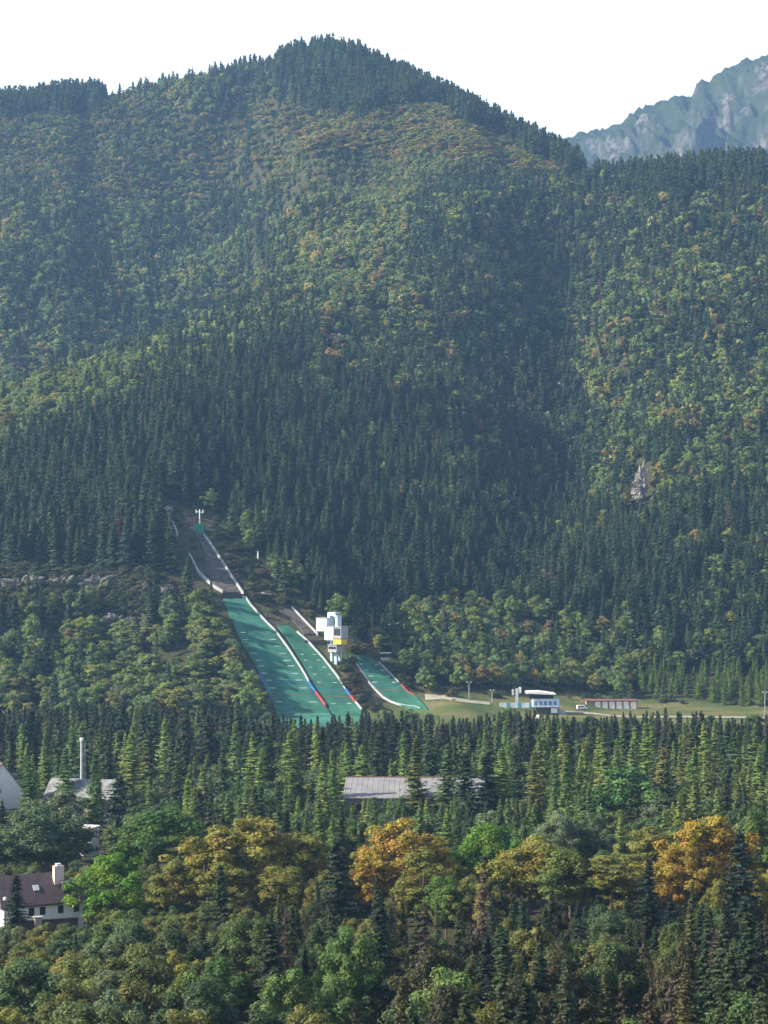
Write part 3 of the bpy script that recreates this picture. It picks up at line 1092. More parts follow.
def judges_tower():
    base = hit(333, 661, 850, 1300)
    s = scale_at(base) * 1.08
    r = empty("judges_tower", tuple(base), "white and pale blue judges tower with stacked cabins and a yellow board", "tower", None, R(-32))
    X = lambda px: (px - 333) * s
    Z = lambda py: (661 - py) * s
    legs = MB()
    for x0, x1, y0 in ((331, 333, -1), (335.5, 338, -1)):
        o = MB().box(X(x0), X(x1), -1, 0.2, -3, Z(640))
        o.build("leg", M_PALEBLUE, r, 0.05)
        o = MB().box(X(x0), X(x1), 3.0, 4.2, -3, Z(630))
        o.build("leg", M_PALEBLUE, r, 0.05)
    b = MB()
    b.box(X(327.5), X(330), -0.6, 3.5, Z(641), Z(616))
    b.box(X(336), X(338.5), -0.6, 3.5, Z(641), Z(619))
    b.box(X(330), X(336), -0.6, 3.5, Z(617.5), Z(616))
    b.add([(X(330), -0.6, Z(619)), (X(333), -0.6, Z(619)), (X(338.5), -0.6, Z(622)), (X(338.5), -0.6, Z(619.5)), (X(336), -0.6, Z(617.6)), (X(330), -0.6, Z(617.6)),
           (X(330), 3.5, Z(619)), (X(333), 3.5, Z(619)), (X(338.5), 3.5, Z(622)), (X(338.5), 3.5, Z(619.5)), (X(336), 3.5, Z(617.6)), (X(330), 3.5, Z(617.6))],
          [(0, 1, 2, 3, 4, 5), (11, 10, 9, 8, 7, 6)])
    b.build("stair_column", M_PALEBLUE, r)
    for x0, x1, z0, z1, m in ((318, 329.4, 633.5, 621.5, M_WHITE), (327.2, 336.6, 641.6, 629, M_WHITE), (337, 345.6, 640, 629.2, M_GREY), (331, 340.6, 652.6, 646, M_GREY)):
        c = MB().box(X(x0), X(x1), -3.2, 3.4, Z(z0), Z(z1)).build("cabin", m, r, 0.08)
        MB().box(X(x0) - 0.25, X(x1) + 0.25, -3.5, 3.6, Z(z1) + 0.02, Z(z1) + 0.3).build("cabin_roof", M_STEEL, c)
        if m is M_GREY:
            n = 3
            for k in range(n):
                a = X(x0) + 0.4 + (X(x1) - X(x0) - 0.8) * k / n
                MB().box(a + 0.1, a + (X(x1) - X(x0) - 0.8) / n - 0.1, -3.26, -3.1, Z(z0) + 1.6, Z(z1) - 0.8).build("window", M_GLASS, c)
    MB().box(X(337.2), X(345.8), -3.4, 2.4, Z(645.2), Z(640.8)).build("yellow_board", M_YELLOW, r, 0.05)


judges_tower()


def hut():
    p = hit(385.5, 664, 850, 1300)
    s = scale_at(p)
    r = empty("trainer_hut", tuple(p), "tiny open hut with a white slanted roof at the top of the smallest ski jump", "hut")
    w = 10 * s
    MB().box(-w / 2, w / 2, -1.6, 1.6, 2.2, 3.5).build("parapet", M_GREY, r, 0.05)
    for x in (-w / 2 + .2, w / 2 - .2):
        for y in (-1.4, 1.4):
            MB().box(x - .12, x + .12, y - .12, y + .12, -2.5, 6.0 if y < 0 else 5.3).build("post", M_DARK, r)
    MB().box(-w / 2 + .3, w / 2 - .3, 1.5, 1.59, 3.5, 5.2).build("back_panel", M_DARK, r)
    MB().prism_x([(-2.2, 5.9), (-2.2, 6.35), (2.2, 5.6), (2.2, 5.2)], -w / 2 - .4, w / 2 + .4).build("roof", M_WHITE, r)


hut()


def t_mast(px, y_base, y_top, label, name="lift_pylon", arms=True, d=None):
    p = hit(px, y_base, 850, 1400)
    s = scale_at(p)
    h = (y_base - y_top) * s
    r = empty(name, tuple(p), label, "pylon")
    MB().tube((0, 0, -2), (0, 0, h), .75, .5).build("mast", M_WHITE, r)
    MB().tube((-3.2, 0, h * 0.93), (3.2, 0.3, h + 0.2), .38, .38).build("crossarm", M_WHITE, r)
    for x in (-3.1, 3.1):
        MB().box(x - .3, x + .3, -1.2, 1.2, h * 0.9 + (x > 0) * 1.2, h * 0.9 + .7 + (x > 0) * 1.2).build("pulley_block", M_GREY, r)
    return r


t_mast(393, 644, 623.5, "white lift pylon with a crossarm rising among grey green trees")


def start_station():
    p = hit(199, 531, 850, 1400)
    s = scale_at(p)
    r = empty("lift_station", tuple(p), "green lift top station with a white cross mast above the inrun", "lift station")
    w = 11.0 * s
    MB().prism([(-w / 2, -2), (w / 2 * .9, -2), (w / 2, 4.2), (-w / 2, 4.2)], -3, 3).build("green_housing", plain("station_green", (0.02, 0.22, 0.14), 0.5, 0.1), r)
    MB().tube((0.4, 0, 4.2), (0.4, 0, 12.5), .4, .3).build("mast", M_WHITE, r)
    MB().tube((-1.9, 0, 11.2), (2.6, 0, 10.6), .25).build("crossarm", M_WHITE, r)
    for x in (-1.6, 2.3):
        MB().tube((x, 0, 10.4), (x, 0, 12.2), .3).build("lamp_head", M_WHITE, r)
    f = MB()
    for z in (4.6, 6.0, 7.4):
        f.tube((-8, 0, z), (-.2, 0, z + .1), .13)
    for x in (-8, -5.4, -2.8):
        f.tube((x, 0, 3.0), (x, 0, 7.9), .15)
    f.build("railing", plain("dark_red_railing", (0.16, 0.06, 0.06), 0.6), r)
    q = hit(168, 516, 850, 1400)
    s2 = empty("start_gate", tuple(q), "thin metal start gate at the very top of the longest inrun", "start gate")
    for x in (-2.5, 0.0, 2.2):
        MB().tube((x, 0, -1), (x, 0, 6.5 - abs(x) * .4), .22).build("post", M_STEEL, s2)
    MB().tube((-3.4, 0, 4.4), (3.6, 0, 3.6), .2).build("crossbar", M_STEEL, s2)
    MB().box(-1.6, 1.4, -.6, .6, 3.8, 5.6).build("signal_board", M_GREY, s2)


start_station()
# a pale stake on the bank beside the inrun, and a dark shelter under the trees
p = hit(258, 558, 850, 1400)
r = empty("marker_post", tuple(p), "short white post standing alone on the brown bank beside the long inrun", "post")
MB().tube((0, 0, -1), (0, 0, 3.2), .45, .4).build("shaft", M_WHITE, r)
MB().box(-.5, .5, -.5, .5, 3.2, 3.9).build("cap", M_BOARD, r, .05)
p = hit(266, 599, 850, 1400)
r = empty("shelter", tuple(p), "small dark shelter on the bare bank beside the inrun", "shelter")
MB().box(-2.6, 2.6, -1.5, 1.5, -1.5, 2.4).build("wall", M_DARK, r)
MB().prism_x([(-2, 2.5), (0, 3.6), (2, 2.5)], -3, 3).build("roof", M_GREY, r)


def rock(name, px, py, wpx, hpx, depth, seed, label, d0=850, lean=0.0, jag=0.45):
    base = hit(px, py + hpx / 2, d0, 2600)
    s = scale_at(base)
    import bmesh
    bm = bmesh.new()
    bmesh.ops.create_icosphere(bm, subdivisions=5, radius=1.0)
    W, H = wpx * s / 2, hpx * s / 2 * 1.15
    for v in bm.verts:
        c = v.co.copy()
        q = Vector((c.x * W, c.y * depth, c.z * H))
        f = q * 0.16 + Vector((seed * 3.1, seed, 0))
        cell = noise.cell(q * 0.22 + Vector((seed, 0, 0)))
        n = noise.fractal(f, 0.8, 2.2, 5) * jag + (noise.noise(f * 2.6, noise_basis='VORONOI_F2F1')) * jag * .5 + cell * 0.12
        k = 1 + n
        v.co = Vector((q.x * k + lean * q.z, q.y * k, q.z * k))
    me = bpy.data.meshes.new(name)
    bm.to_mesh(me)
    bm.free()
    me.materials.append(M_CRAG if hpx > 30 else M_ROCK)
    o = new_obj(name, me)
    o.location = (base[0], base[1] + depth * .45, base[2] + H * .72)
    return tag(o, label, "rock", "bare rock outcrops on the slope")


rock("rock_outcrop", 640, 485, 15, 34, 5, 5, "tall pale crag standing out of the forest on the spur", 1200, .05, .5)
rock("rock_outcrop", 341, 340, 28, 13, 6, 8, "small grey rock showing high on the wooded ridge above the jumps", 1300)
rock("rock_outcrop", 22, 585, 46, 17, 5, 2, "grey quarry face at the end of the bare shelf, under tall spruces")
rock("rock_outcrop", 62, 583, 34, 15, 5, 21, "reddish grey rock face in the middle of the old quarry shelf")
rock("rock_outcrop", 100, 585, 44, 19, 5, 3, "broad pale scree face in the old quarry, the largest bare patch")
rock("rock_outcrop", 143, 590, 14, 14, 4, 13, "small pale boulder face between quarry scree and ski jump trees")
rock("rock_outcrop", 168, 592, 15, 14, 4, 17, "pinkish rock nearest the long ski jump inrun")
rock("rock_outcrop", 118, 622, 50, 14, 5, 29, "low grey rubble bank below the quarry shelf, above round trees")

# valley floor: building, fence, shed, vehicle, lamps, road
def at_lawn(px, py):
    return hit(px, py, 700, 1400)


road_px = [(566, 713), (590, 713.5), (615, 716.5), (640, 717.5), (680, 717), (730, 717.5), (800, 719)]
b = MB()
pts = [at_lawn(*q) for q in road_px]
vs, fs = [], []
for i, q in enumerate(pts):
    for t in (-6, 0, 6):
        yy = q[1] + t
        vs.append((q[0], yy, float(ground(q[0], yy)) + .25))
for i in range(len(pts) - 1):
    for k in range(2):
        fs.append((i * 3 + k, i * 3 + 3 + k, i * 3 + 4 + k, i * 3 + 1 + k))
b.add(vs, fs)
tag(b.build("road", M_ROAD), kind='structure')
b = MB()
vs, fs = [], []
trk = [at_lawn(*q) for q in ((425, 697.5), (445, 698), (470, 702), (490, 704))]
for q in trk:
    for t in (-3, 3):
        vs.append((q[0], q[1] + t, float(ground(q[0], q[1] + t)) + .3))
for i in range(len(trk) - 1):
    fs.append((2 * i, 2 * i + 2, 2 * i + 3, 2 * i + 1))
tag(b.add(vs, fs).build("path", M_ROAD), kind='structure')


def club_house():
    p = at_lawn(545, 714.5)
    s = scale_at(p)
    r = empty("sports_building", tuple(p), "low sports building with an overhanging white roof and pale blue upper band", "building")
    X = lambda px: (px - 545) * s
    Z = lambda py: (714.5 - py) * s
    MB().box(X(536), X(558.5), 0, 9, -1, Z(707.2)).build("ground_floor", plain("dark_wall", (0.05, 0.05, 0.055), 0.7), r)
    MB().box(X(533), X(559), -1.2, 9.4, Z(707), Z(698.8)).build("upper_floor", plain("blue_white_band", (0.50, 0.60, 0.72), 0.5, 0.12, 0.3), r)
    bw = plain("blue_window", (0.12, 0.22, 0.36), 0.2)
    for k in range(5):
        MB().box(X(534.2) + k * 2.5, X(534.2) + k * 2.5 + 1.5, -1.26, -1.1, Z(705.2), Z(701.2)).build("window", bw, r)
    MB().box(X(530), X(553.5), .5, 8, Z(698.7), Z(694.4)).build("glazed_room", M_GLASS, r)
    MB().prism([(X(526.5), Z(693.4)), (X(555.5), Z(694.6)), (X(555.5), Z(693.8)), (X(540), Z(691.6)), (X(527), Z(692.0))], -2.5, 11).build("roof", M_WHITE, r)
    MB().prism([(X(526.3), Z(694.1)), (X(555.6), Z(695.2)), (X(555.6), Z(694.7)), (X(526.4), Z(693.5))], -2.4, 10.9).build("roof_edge", M_ROOFRED, r)
    MB().box(X(551), X(557.4), -.3, -.1, Z(713), Z(708)).build("white_panel", M_WHITE, r)
    st = MB()
    for k in range(8):
        st.box(X(558.6) + k * .55, X(558.6) + k * .55 + .5, 1, 3.5, -1, Z(708) - k * .42)
    st.build("outer_stair", M_GREY, r)


club_house()


def board_fence():
    p = at_lawn(517, 709)
    s = scale_at(p)
    r = empty("board_fence", tuple(p), "long fence of white and pale blue boards beside the sports building", "fence")
    for k in range(9):
        x0 = (499.5 + k * 3.7 - 517) * s
        MB().box(x0, x0 + 3.5 * s, -.1, .1, .6, 3.3).build("board", [M_BOARD, M_PALEBLUE, plain("teal_board", (0.10, 0.30, 0.33), .5)][k % 3], r)
        MB().box(x0 - .1, x0 + .05, .12, .3, -.5, 3.4).build("post", M_STEEL, r)


board_fence()
p = at_lawn(517, 707)
r = empty("loudspeaker_mast", tuple(p), "white mast with side boxes behind the board fence", "mast")
MB().box(-.7, .7, -.5, .5, -.5, 9.6).build("mast", M_BOARD, r, .05)
MB().box(-2.6, -1.6, -.4, .4, 6.2, 9.2).build("side_box", M_BOARD, r, .05)
MB().box(1.0, 2.2, -.4, .4, 7.4, 10.4).build("side_box", M_WHITE, r, .05)
MB().box(-2.6, 2.2, -.15, .15, 6.7, 7.1).build("crossarm", M_STEEL, r)


def long_shed():
    p = at_lawn(612, 708.5)
    s = scale_at(p)
    r = empty("open_shed", tuple(p), "long low shed with seven pale bays under a red brown roof edge", "shed", rz=0.06)
    w = 50 * s
    MB().box(-w / 2, w / 2, 2.4, 6, -1.5, 3.6).build("back_wall", plain("shed_wall", (0.30, 0.25, 0.21), .8), r)
    n = 7
    for k in range(n):
        a = -w / 2 + w * k / n
        MB().box(a + .45, a + w / n - .45, -.2, -.05, -.5, 3.7).build("bay_panel", plain("bay_panel", (0.76, 0.72, 0.64), .7) if k else plain("brown_panel", (0.30, 0.22, 0.17), .7), r)
    for k in range(n + 1):
        a = -w / 2 + w * k / n
        MB().box(a - .22, a + .22, -.32, -.1, -1.2, 3.75).build("post", plain("shed_post", (0.20, 0.13, 0.09), .8), r)
    MB().prism_x([(-.5, 3.85), (-.5, 4.2), (7, 4.7), (7, 4.35)], -w / 2 - .6, w / 2 + .6).build("roof", M_ROOFRED, r)


long_shed()


def van(px, py, label, rz, col):
    p = at_lawn(px, py)
    r = empty("parked_van", tuple(p), label, "van", None, rz)
    L = 5.6
    prof = [(-L / 2, .45), (L / 2, .45), (L / 2, 1.15), (L / 2 - .9, 1.35), (L / 2 - 1.7, 2.25), (-L / 2 + .15, 2.35), (-L / 2, 2.0)]
    MB().prism(prof, -1, 1).build("body", col, r, .08)
    MB().prism([(L / 2 - .98, 1.4), (L / 2 - 1.06, 1.36), (L / 2 - 1.82, 2.18), (L / 2 - 1.74, 2.2)], -.85, .85).build("windscreen", M_GLASS, r)
    for y in (-1.015, 1.0):
        MB().box(-L / 2 + .5, L / 2 - 1.9, y, y + .015, 1.45, 2.0).build("side_window", M_GLASS, r)
    for x in (-1.7, 1.7):
        for y in (-.98, .98):
            t = MB().tube((x, y - .12, .36), (x, y + .12, .36), .36, .36, 14).build("wheel", plain("tyre", (.02, .02, .02), .9), r)
            MB().tube((x, y - .13, .36), (x, y + .13, .36), .2, .2, 10).build("rim", M_STEEL, t)
    for y in (-.75, .75):
        MB().box(L / 2 - .02, L / 2 + .03, y - .2, y + .2, .85, 1.05).build("headlight", M_WHITE, r)


van(582, 709.5, "white van parked on the lawn beside the long shed", .15, M_WHITE)
van(539, 719.5, "white van half hidden by treetops below the sports building", 1.2, M_BOARD)


def lamp(px, y_base, y_top, label):
    p = at_lawn(px, y_base)
    h = (y_base - y_top) * scale_at(p)
    r = empty("floodlight_post", tuple(p), label, "lamp post", "posts along the valley meadow")
    MB().tube((0, 0, -1), (0, 0, h), .26, .18).build("post", M_STEEL, r)
    MB().tube((-1.1, 0, h), (1.1, 0, h), .12).build("crossarm", M_STEEL, r)
    for x in (-.9, .9):
        MB().box(x - .4, x + .4, -.3, .3, h + .1, h + .8).build("lamp_head", M_GREY, r)


lamp(469, 698, 683, "thin post with two lamps in front of the trees above the meadow track")
lamp(492, 703, 691, "short dark post on the meadow between track and board fence")
lamp(765, 716, 693, "tall lamp post at the meadow edge in front of the young larches")

# ------------------------------------------------------------------ buildings among the trees
def hall():
    c = P(418, 790, 612)
    c[2] = ground(c[0], 612)
    r = empty("storage_hall", tuple(c), "long hall with a light grey sheet roof half hidden by spruces", "building", rz=-0.03)
    w = 21.5
    MB().box(-w, w, -12, 12, -1, 8.6).build("wall", plain("hall_wall", (0.16, 0.15, 0.15), .8), r)
    rf = MB().prism_x([(-13, 8.65), (-13, 9.0), (6, 13.0), (6.4, 12.6)], -w - .8, w + .8).build("roof", M_HALLROOF, r)
    MB().prism_x([(6.3, 12.75), (6.3, 13.0), (14, 9.6), (14, 9.3)], -w - .8, w + .8).build("rear_roof", M_HALLROOF, r)
    sm = MB()
    for k in range(28):
        x = -w - .5 + (2 * w + 1) * k / 27
        sm.prism_x([(-13, 9.03), (-13, 9.09), (6, 13.09), (6, 13.03)], x - .04, x + .04)
    sm.build("roof_seam", M_GREY, rf)
    MB().box(-w - .8, w + .8, 5.9, 6.5, 12.95, 13.3).build("ridge_cap", M_ROOFRED, rf)
    for k in range(9):
        MB().box(-w + 2 + k * 4.6, -w + 4.8 + k * 4.6, -12.06, -11.95, 4.5, 7).build("window", M_GLASS, r)


hall()


def chimney_stack():
    g = P(81.5, 800, 620)
    g[2] = ground(g[0], 620)
    r = empty("chimney_stack", tuple(g), "slim tall boiler chimney rising above larches", "chimney")
    MB().tube((0, 0, -1), (0, 0, 24.6), .48, .4, 14).build("flue", plain("flue_metal", (0.40, 0.42, 0.44), .6, .2, .3, .3), r)
    MB().tube((0, 0, 24.2), (0, 0, 25.0), .6, .6, 14).build("rim", M_WHITE, r)
    lad = MB()
    for x in (.75, 1.15):
        lad.tube((x, -.3, 2), (x, -.3, 24), .05, .05, 4)
    for k in range(36):
        lad.tube((.75, -.3, 2.4 + k * .6), (1.15, -.3, 2.4 + k * .6), .04, .04, 4)
    lad.build("ladder", M_STEEL, r)
    h = MB()
    for k in range(10):
        a, b_ = math.pi * 2 * k / 10, math.pi * 2 * (k + 1) / 10
        h.tube((1.7 + .9 * math.cos(a), 0, 22 + 1.4 * math.sin(a)), (1.7 + .9 * math.cos(b_), 0, 22 + 1.4 * math.sin(b_)), .07, .07, 5)
    h.build("hoop_bracket", M_STEEL, r)


chimney_stack()


def gable_house(name, label, px, D, w, d, eave, ridge, rz, wall, roof, cat="building", windows=True):
    g = P(px, 800, D)
    g[2] = ground(g[0], D)
    r = empty(name, tuple(g), label, cat, None, rz)
    MB().prism([(-w / 2, -1), (w / 2, -1), (w / 2, eave), (0, ridge), (-w / 2, eave)], -d / 2, d / 2).build("wall", wall, r)
    k = (ridge - eave) / (w / 2)
    o = 0.7
    for sg in (-1, 1):
        MB().prism([(0, ridge + .06), (0, ridge + .4), (sg * (w / 2 + o), eave - o * k + .4), (sg * (w / 2 + o), eave - o * k + .06)], -d / 2 - .5, d / 2 + .5).build("roof_slope", roof, r)
    if windows:
        for x in (-w * .25, w * .2):
            wd = MB().box(x - .55, x + .55, -d / 2 - .08, -d / 2 + .05, eave * .35, eave * .35 + 1.5).build("window", M_WHITE, r)
            MB().box(x - .42, x + .42, -d / 2 - .11, -d / 2 - .085, eave * .35 + .14, eave * .35 + 1.36).build("pane", M_GLASS, wd)
    return r


M_PALEROOF = plain("pale_patchy_roof", (0.17, 0.175, 0.18), .8, .5, .5)
gable_house("wooden_lodge", "wide building with a pale patchy roof glimpsed through trees below the tall chimney", 86, 612, 12, 22, 8.0, 12.9, R(76), plain("lodge_wall", (0.38, 0.37, 0.35), .8, .25), M_PALEROOF)
gable_house("gabled_house", "steep white gabled building with a dark roof edge at the picture border", -2, 650, 14, 12, 5.5, 14.5, R(24), M_WALLWHITE, M_TILE, windows=False)


def white_block():
    g = P(91, 830, 545)
    g[2] = ground(g[0], 545)
    r = empty("white_house", tuple(g), "narrow white house wall with balconies seen between dark trees", "house", None, R(-20))
    MB().box(-2.0, 1.9, -3, 1, -1, 7.6).build("wall", M_WALLWHITE, r)
    MB().box(-2.3, 2.2, -3.4, 1.3, 7.65, 7.95).build("roof", M_WHITE, r)
    for z in (1.0, 3.6):
        wd = MB().box(.3, 1.8, -3.07, -2.95, z + .3, z + 2.1).build("window", M_DARK, r)
        MB().box(.42, 1.68, -3.1, -3.075, z + .42, z + 1.98).build("pane", M_GLASS, wd)
        MB().box(-1.9, 1.9, -3.9, -3.02, z + .0, z + .16).build("balcony", M_DARK, r)


white_block()


def brown_house():
    a = np.array(P(24, 903, 428))
    ang = R(30)
    g = [a[0], 428.0, float(ground(a[0], 428))]
    r = empty("village_house", tuple(g), "white walled house with a big purple brown hipped roof and pale chimney", "house", None, ang)
    # local axes: x along the eave (away to the side), y into the house
    x0, x1, dp, ev = -5.0, 14.6, 10.5, 6.3
    MB().box(x0 + .9, x1 - .7, .9, dp - .9, -1, ev + .2).build("wall", M_WALLWHITE, r)
    rz_, m = 12.2, dp / 2
    MB().add([(x0, 0, ev), (x1, 0, ev), (x1, dp, ev), (x0, dp, ev), (x0 + .6, m, rz_), (x1 - 4.4, m, rz_), (x0, 0, ev - .3), (x1, 0, ev - .3), (x1, dp, ev - .3), (x0, dp, ev - .3)],
             [(0, 1, 5, 4), (1, 2, 5), (2, 3, 4, 5), (3, 0, 4), (6, 7, 1, 0), (7, 8, 2, 1), (8, 9, 3, 2), (9, 6, 0, 3), (9, 8, 7, 6)]).build("roof", M_TILE, r)
    ch = MB().box(8.0, 10.2, m - 2.2, m - .9, 9.6, 13.7).build("chimney", plain("pink_plaster", (0.62, 0.50, 0.46), .85, .12, 1.5), r, .04)
    MB().box(10.202, 10.25, m - 2.2, m - .9, 9.6, 13.2).build("brick_side", plain("chimney_brick", (0.30, 0.13, 0.10), .85, .25, 3), ch)
    MB().box(8.5, 9.6, m - 1.9, m - 1.2, 13.7, 14.2).build("chimney_cap", M_WHITE, ch, .04)
    MB().box(9.2, 9.24, 0, .1, .1, .2)
    k = (rz_ - ev) / m
    yl = 2.0
    # dormer
    dm = MB().prism([(9.4, ev + yl * k - .2), (12.0, ev + yl * k - .2), (12.0, ev + yl * k + 1.6), (9.4, ev + yl * k + 1.6)], yl - .7, yl + 1.2).build("dormer", M_DARK, r)
    MB().prism([(9.1, ev + yl * k + 1.62), (12.3, ev + yl * k + 1.62), (12.1, ev + yl * k + 1.95), (9.3, ev + yl * k + 1.95)], yl - 1.0, yl + 1.9).build("dormer_roof", M_TILE, dm)
    wf = MB().box(9.75, 11.65, yl - .76, yl - .68, ev + yl * k + .05, ev + yl * k + 1.45).build("window", plain("pale_frame", (.45, .5, .5), .5), dm)
    for q in (0, 1):
        MB().box(9.85 + q * .9, 10.6 + q * .9, yl - .79, yl - .765, ev + yl * k + .15, ev + yl * k + 1.35).build("pane", M_GLASS, wf)
    # skylight lying in the roof
    def on(x, y, up):
        return (x, y - up * .6, ev + y * k + up * .8)
    ys0, ys1 = 2.3, 3.2
    MB().add([on(3.0, ys0, .06), on(4.3, ys0, .06), on(4.3, ys1, .06), on(3.0, ys1, .06), on(3.0, ys0, .2), on(4.3, ys0, .2), on(4.3, ys1, .2), on(3.0, ys1, .2)],
             [(4, 5, 6, 7), (0, 1, 5, 4), (1, 2, 6, 5), (2, 3, 7, 6), (3, 0, 4, 7)]).build("skylight", M_BOARD, r)
    for x in (2.0, 4.5, 8.6, 12.2):
        wd = MB().box(x - .62, x + .62, .82, .92, 3.9, 5.6).build("window", M_DARK, r)
        for q in (-1, 1):
            MB().box(x + q * .29 - .22, x + q * .29 + .22, .79, .815, 4.05, 5.45).build("pane", M_GLASS, wd)
    gt = MB().tube((x0, -.08, ev - .1), (x1, -.08, ev - .1), .1, .1, 6).build("gutter", M_DARK, r)


brown_house()
# garden wall with a brick pier in front of the house
a = P(38, 925, 418)
r = empty("garden_wall", (a[0], 418, float(ground(a[0], 418))), "dark plank garden wall with a pale brick pier below the white house wall", "wall", None, R(22))
MB().box(-5.5, 8.5, 0, .3, -.5, 4.9).build("planks", plain("dark_planks", (0.07, 0.05, 0.05), .8, .3, 2.5), r)
MB().box(-5.7, 8.7, -.15, .45, 4.92, 5.15).build("coping", M_DARK, r)
MB().box(-.75, .75, -.5, .6, -.5, 5.6).build("pier", plain("pier_brick", (0.36, 0.29, 0.25), .85, .25, 4), r, .05)
MB().box(-.95, .95, -.7, .8, 5.62, 5.85).build("pier_cap", M_CONC, r)
a = P(5, 899, 405)
g = float(ground(a[0], 405))
r = empty("garden_lamp", (a[0], 405, g), "garden lamp with a pale round globe in front of the purple brown roof", "lamp")
MB().tube((0, 0, -1), (0, 0, a[2] - g - .4), .09, .07).build("pole", M_DARK, r)
import bmesh
bm = bmesh.new()
bmesh.ops.create_uvsphere(bm, u_segments=16, v_segments=10, radius=.42)
me = bpy.data.meshes.new("globe")
bm.to_mesh(me)
bm.free()
me.materials.append(plain("opal_globe", (.7, .7, .68), .3, .05))
o = new_obj("globe", me, r)
o.location = (0, 0, a[2] - g)

# ------------------------------------------------------------------ trees one can tell apart
SPR = (0.036, 0.060, 0.028)
SPRD = (0.020, 0.036, 0.022)
SPRO = (0.042, 0.057, 0.025)
LAR = (0.145, 0.20, 0.052)
BRD = (0.092, 0.130, 0.034)
GRY = (0.110, 0.145, 0.070)
OLV = (0.135, 0.135, 0.036)
YEL = (0.215, 0.195, 0.038)
YOL = (0.165, 0.165, 0.036)
ORA = (0.27, 0.19, 0.03)
BRI = (0.105, 0.20, 0.022)
DEAD = (0.105, 0.075, 0.060)

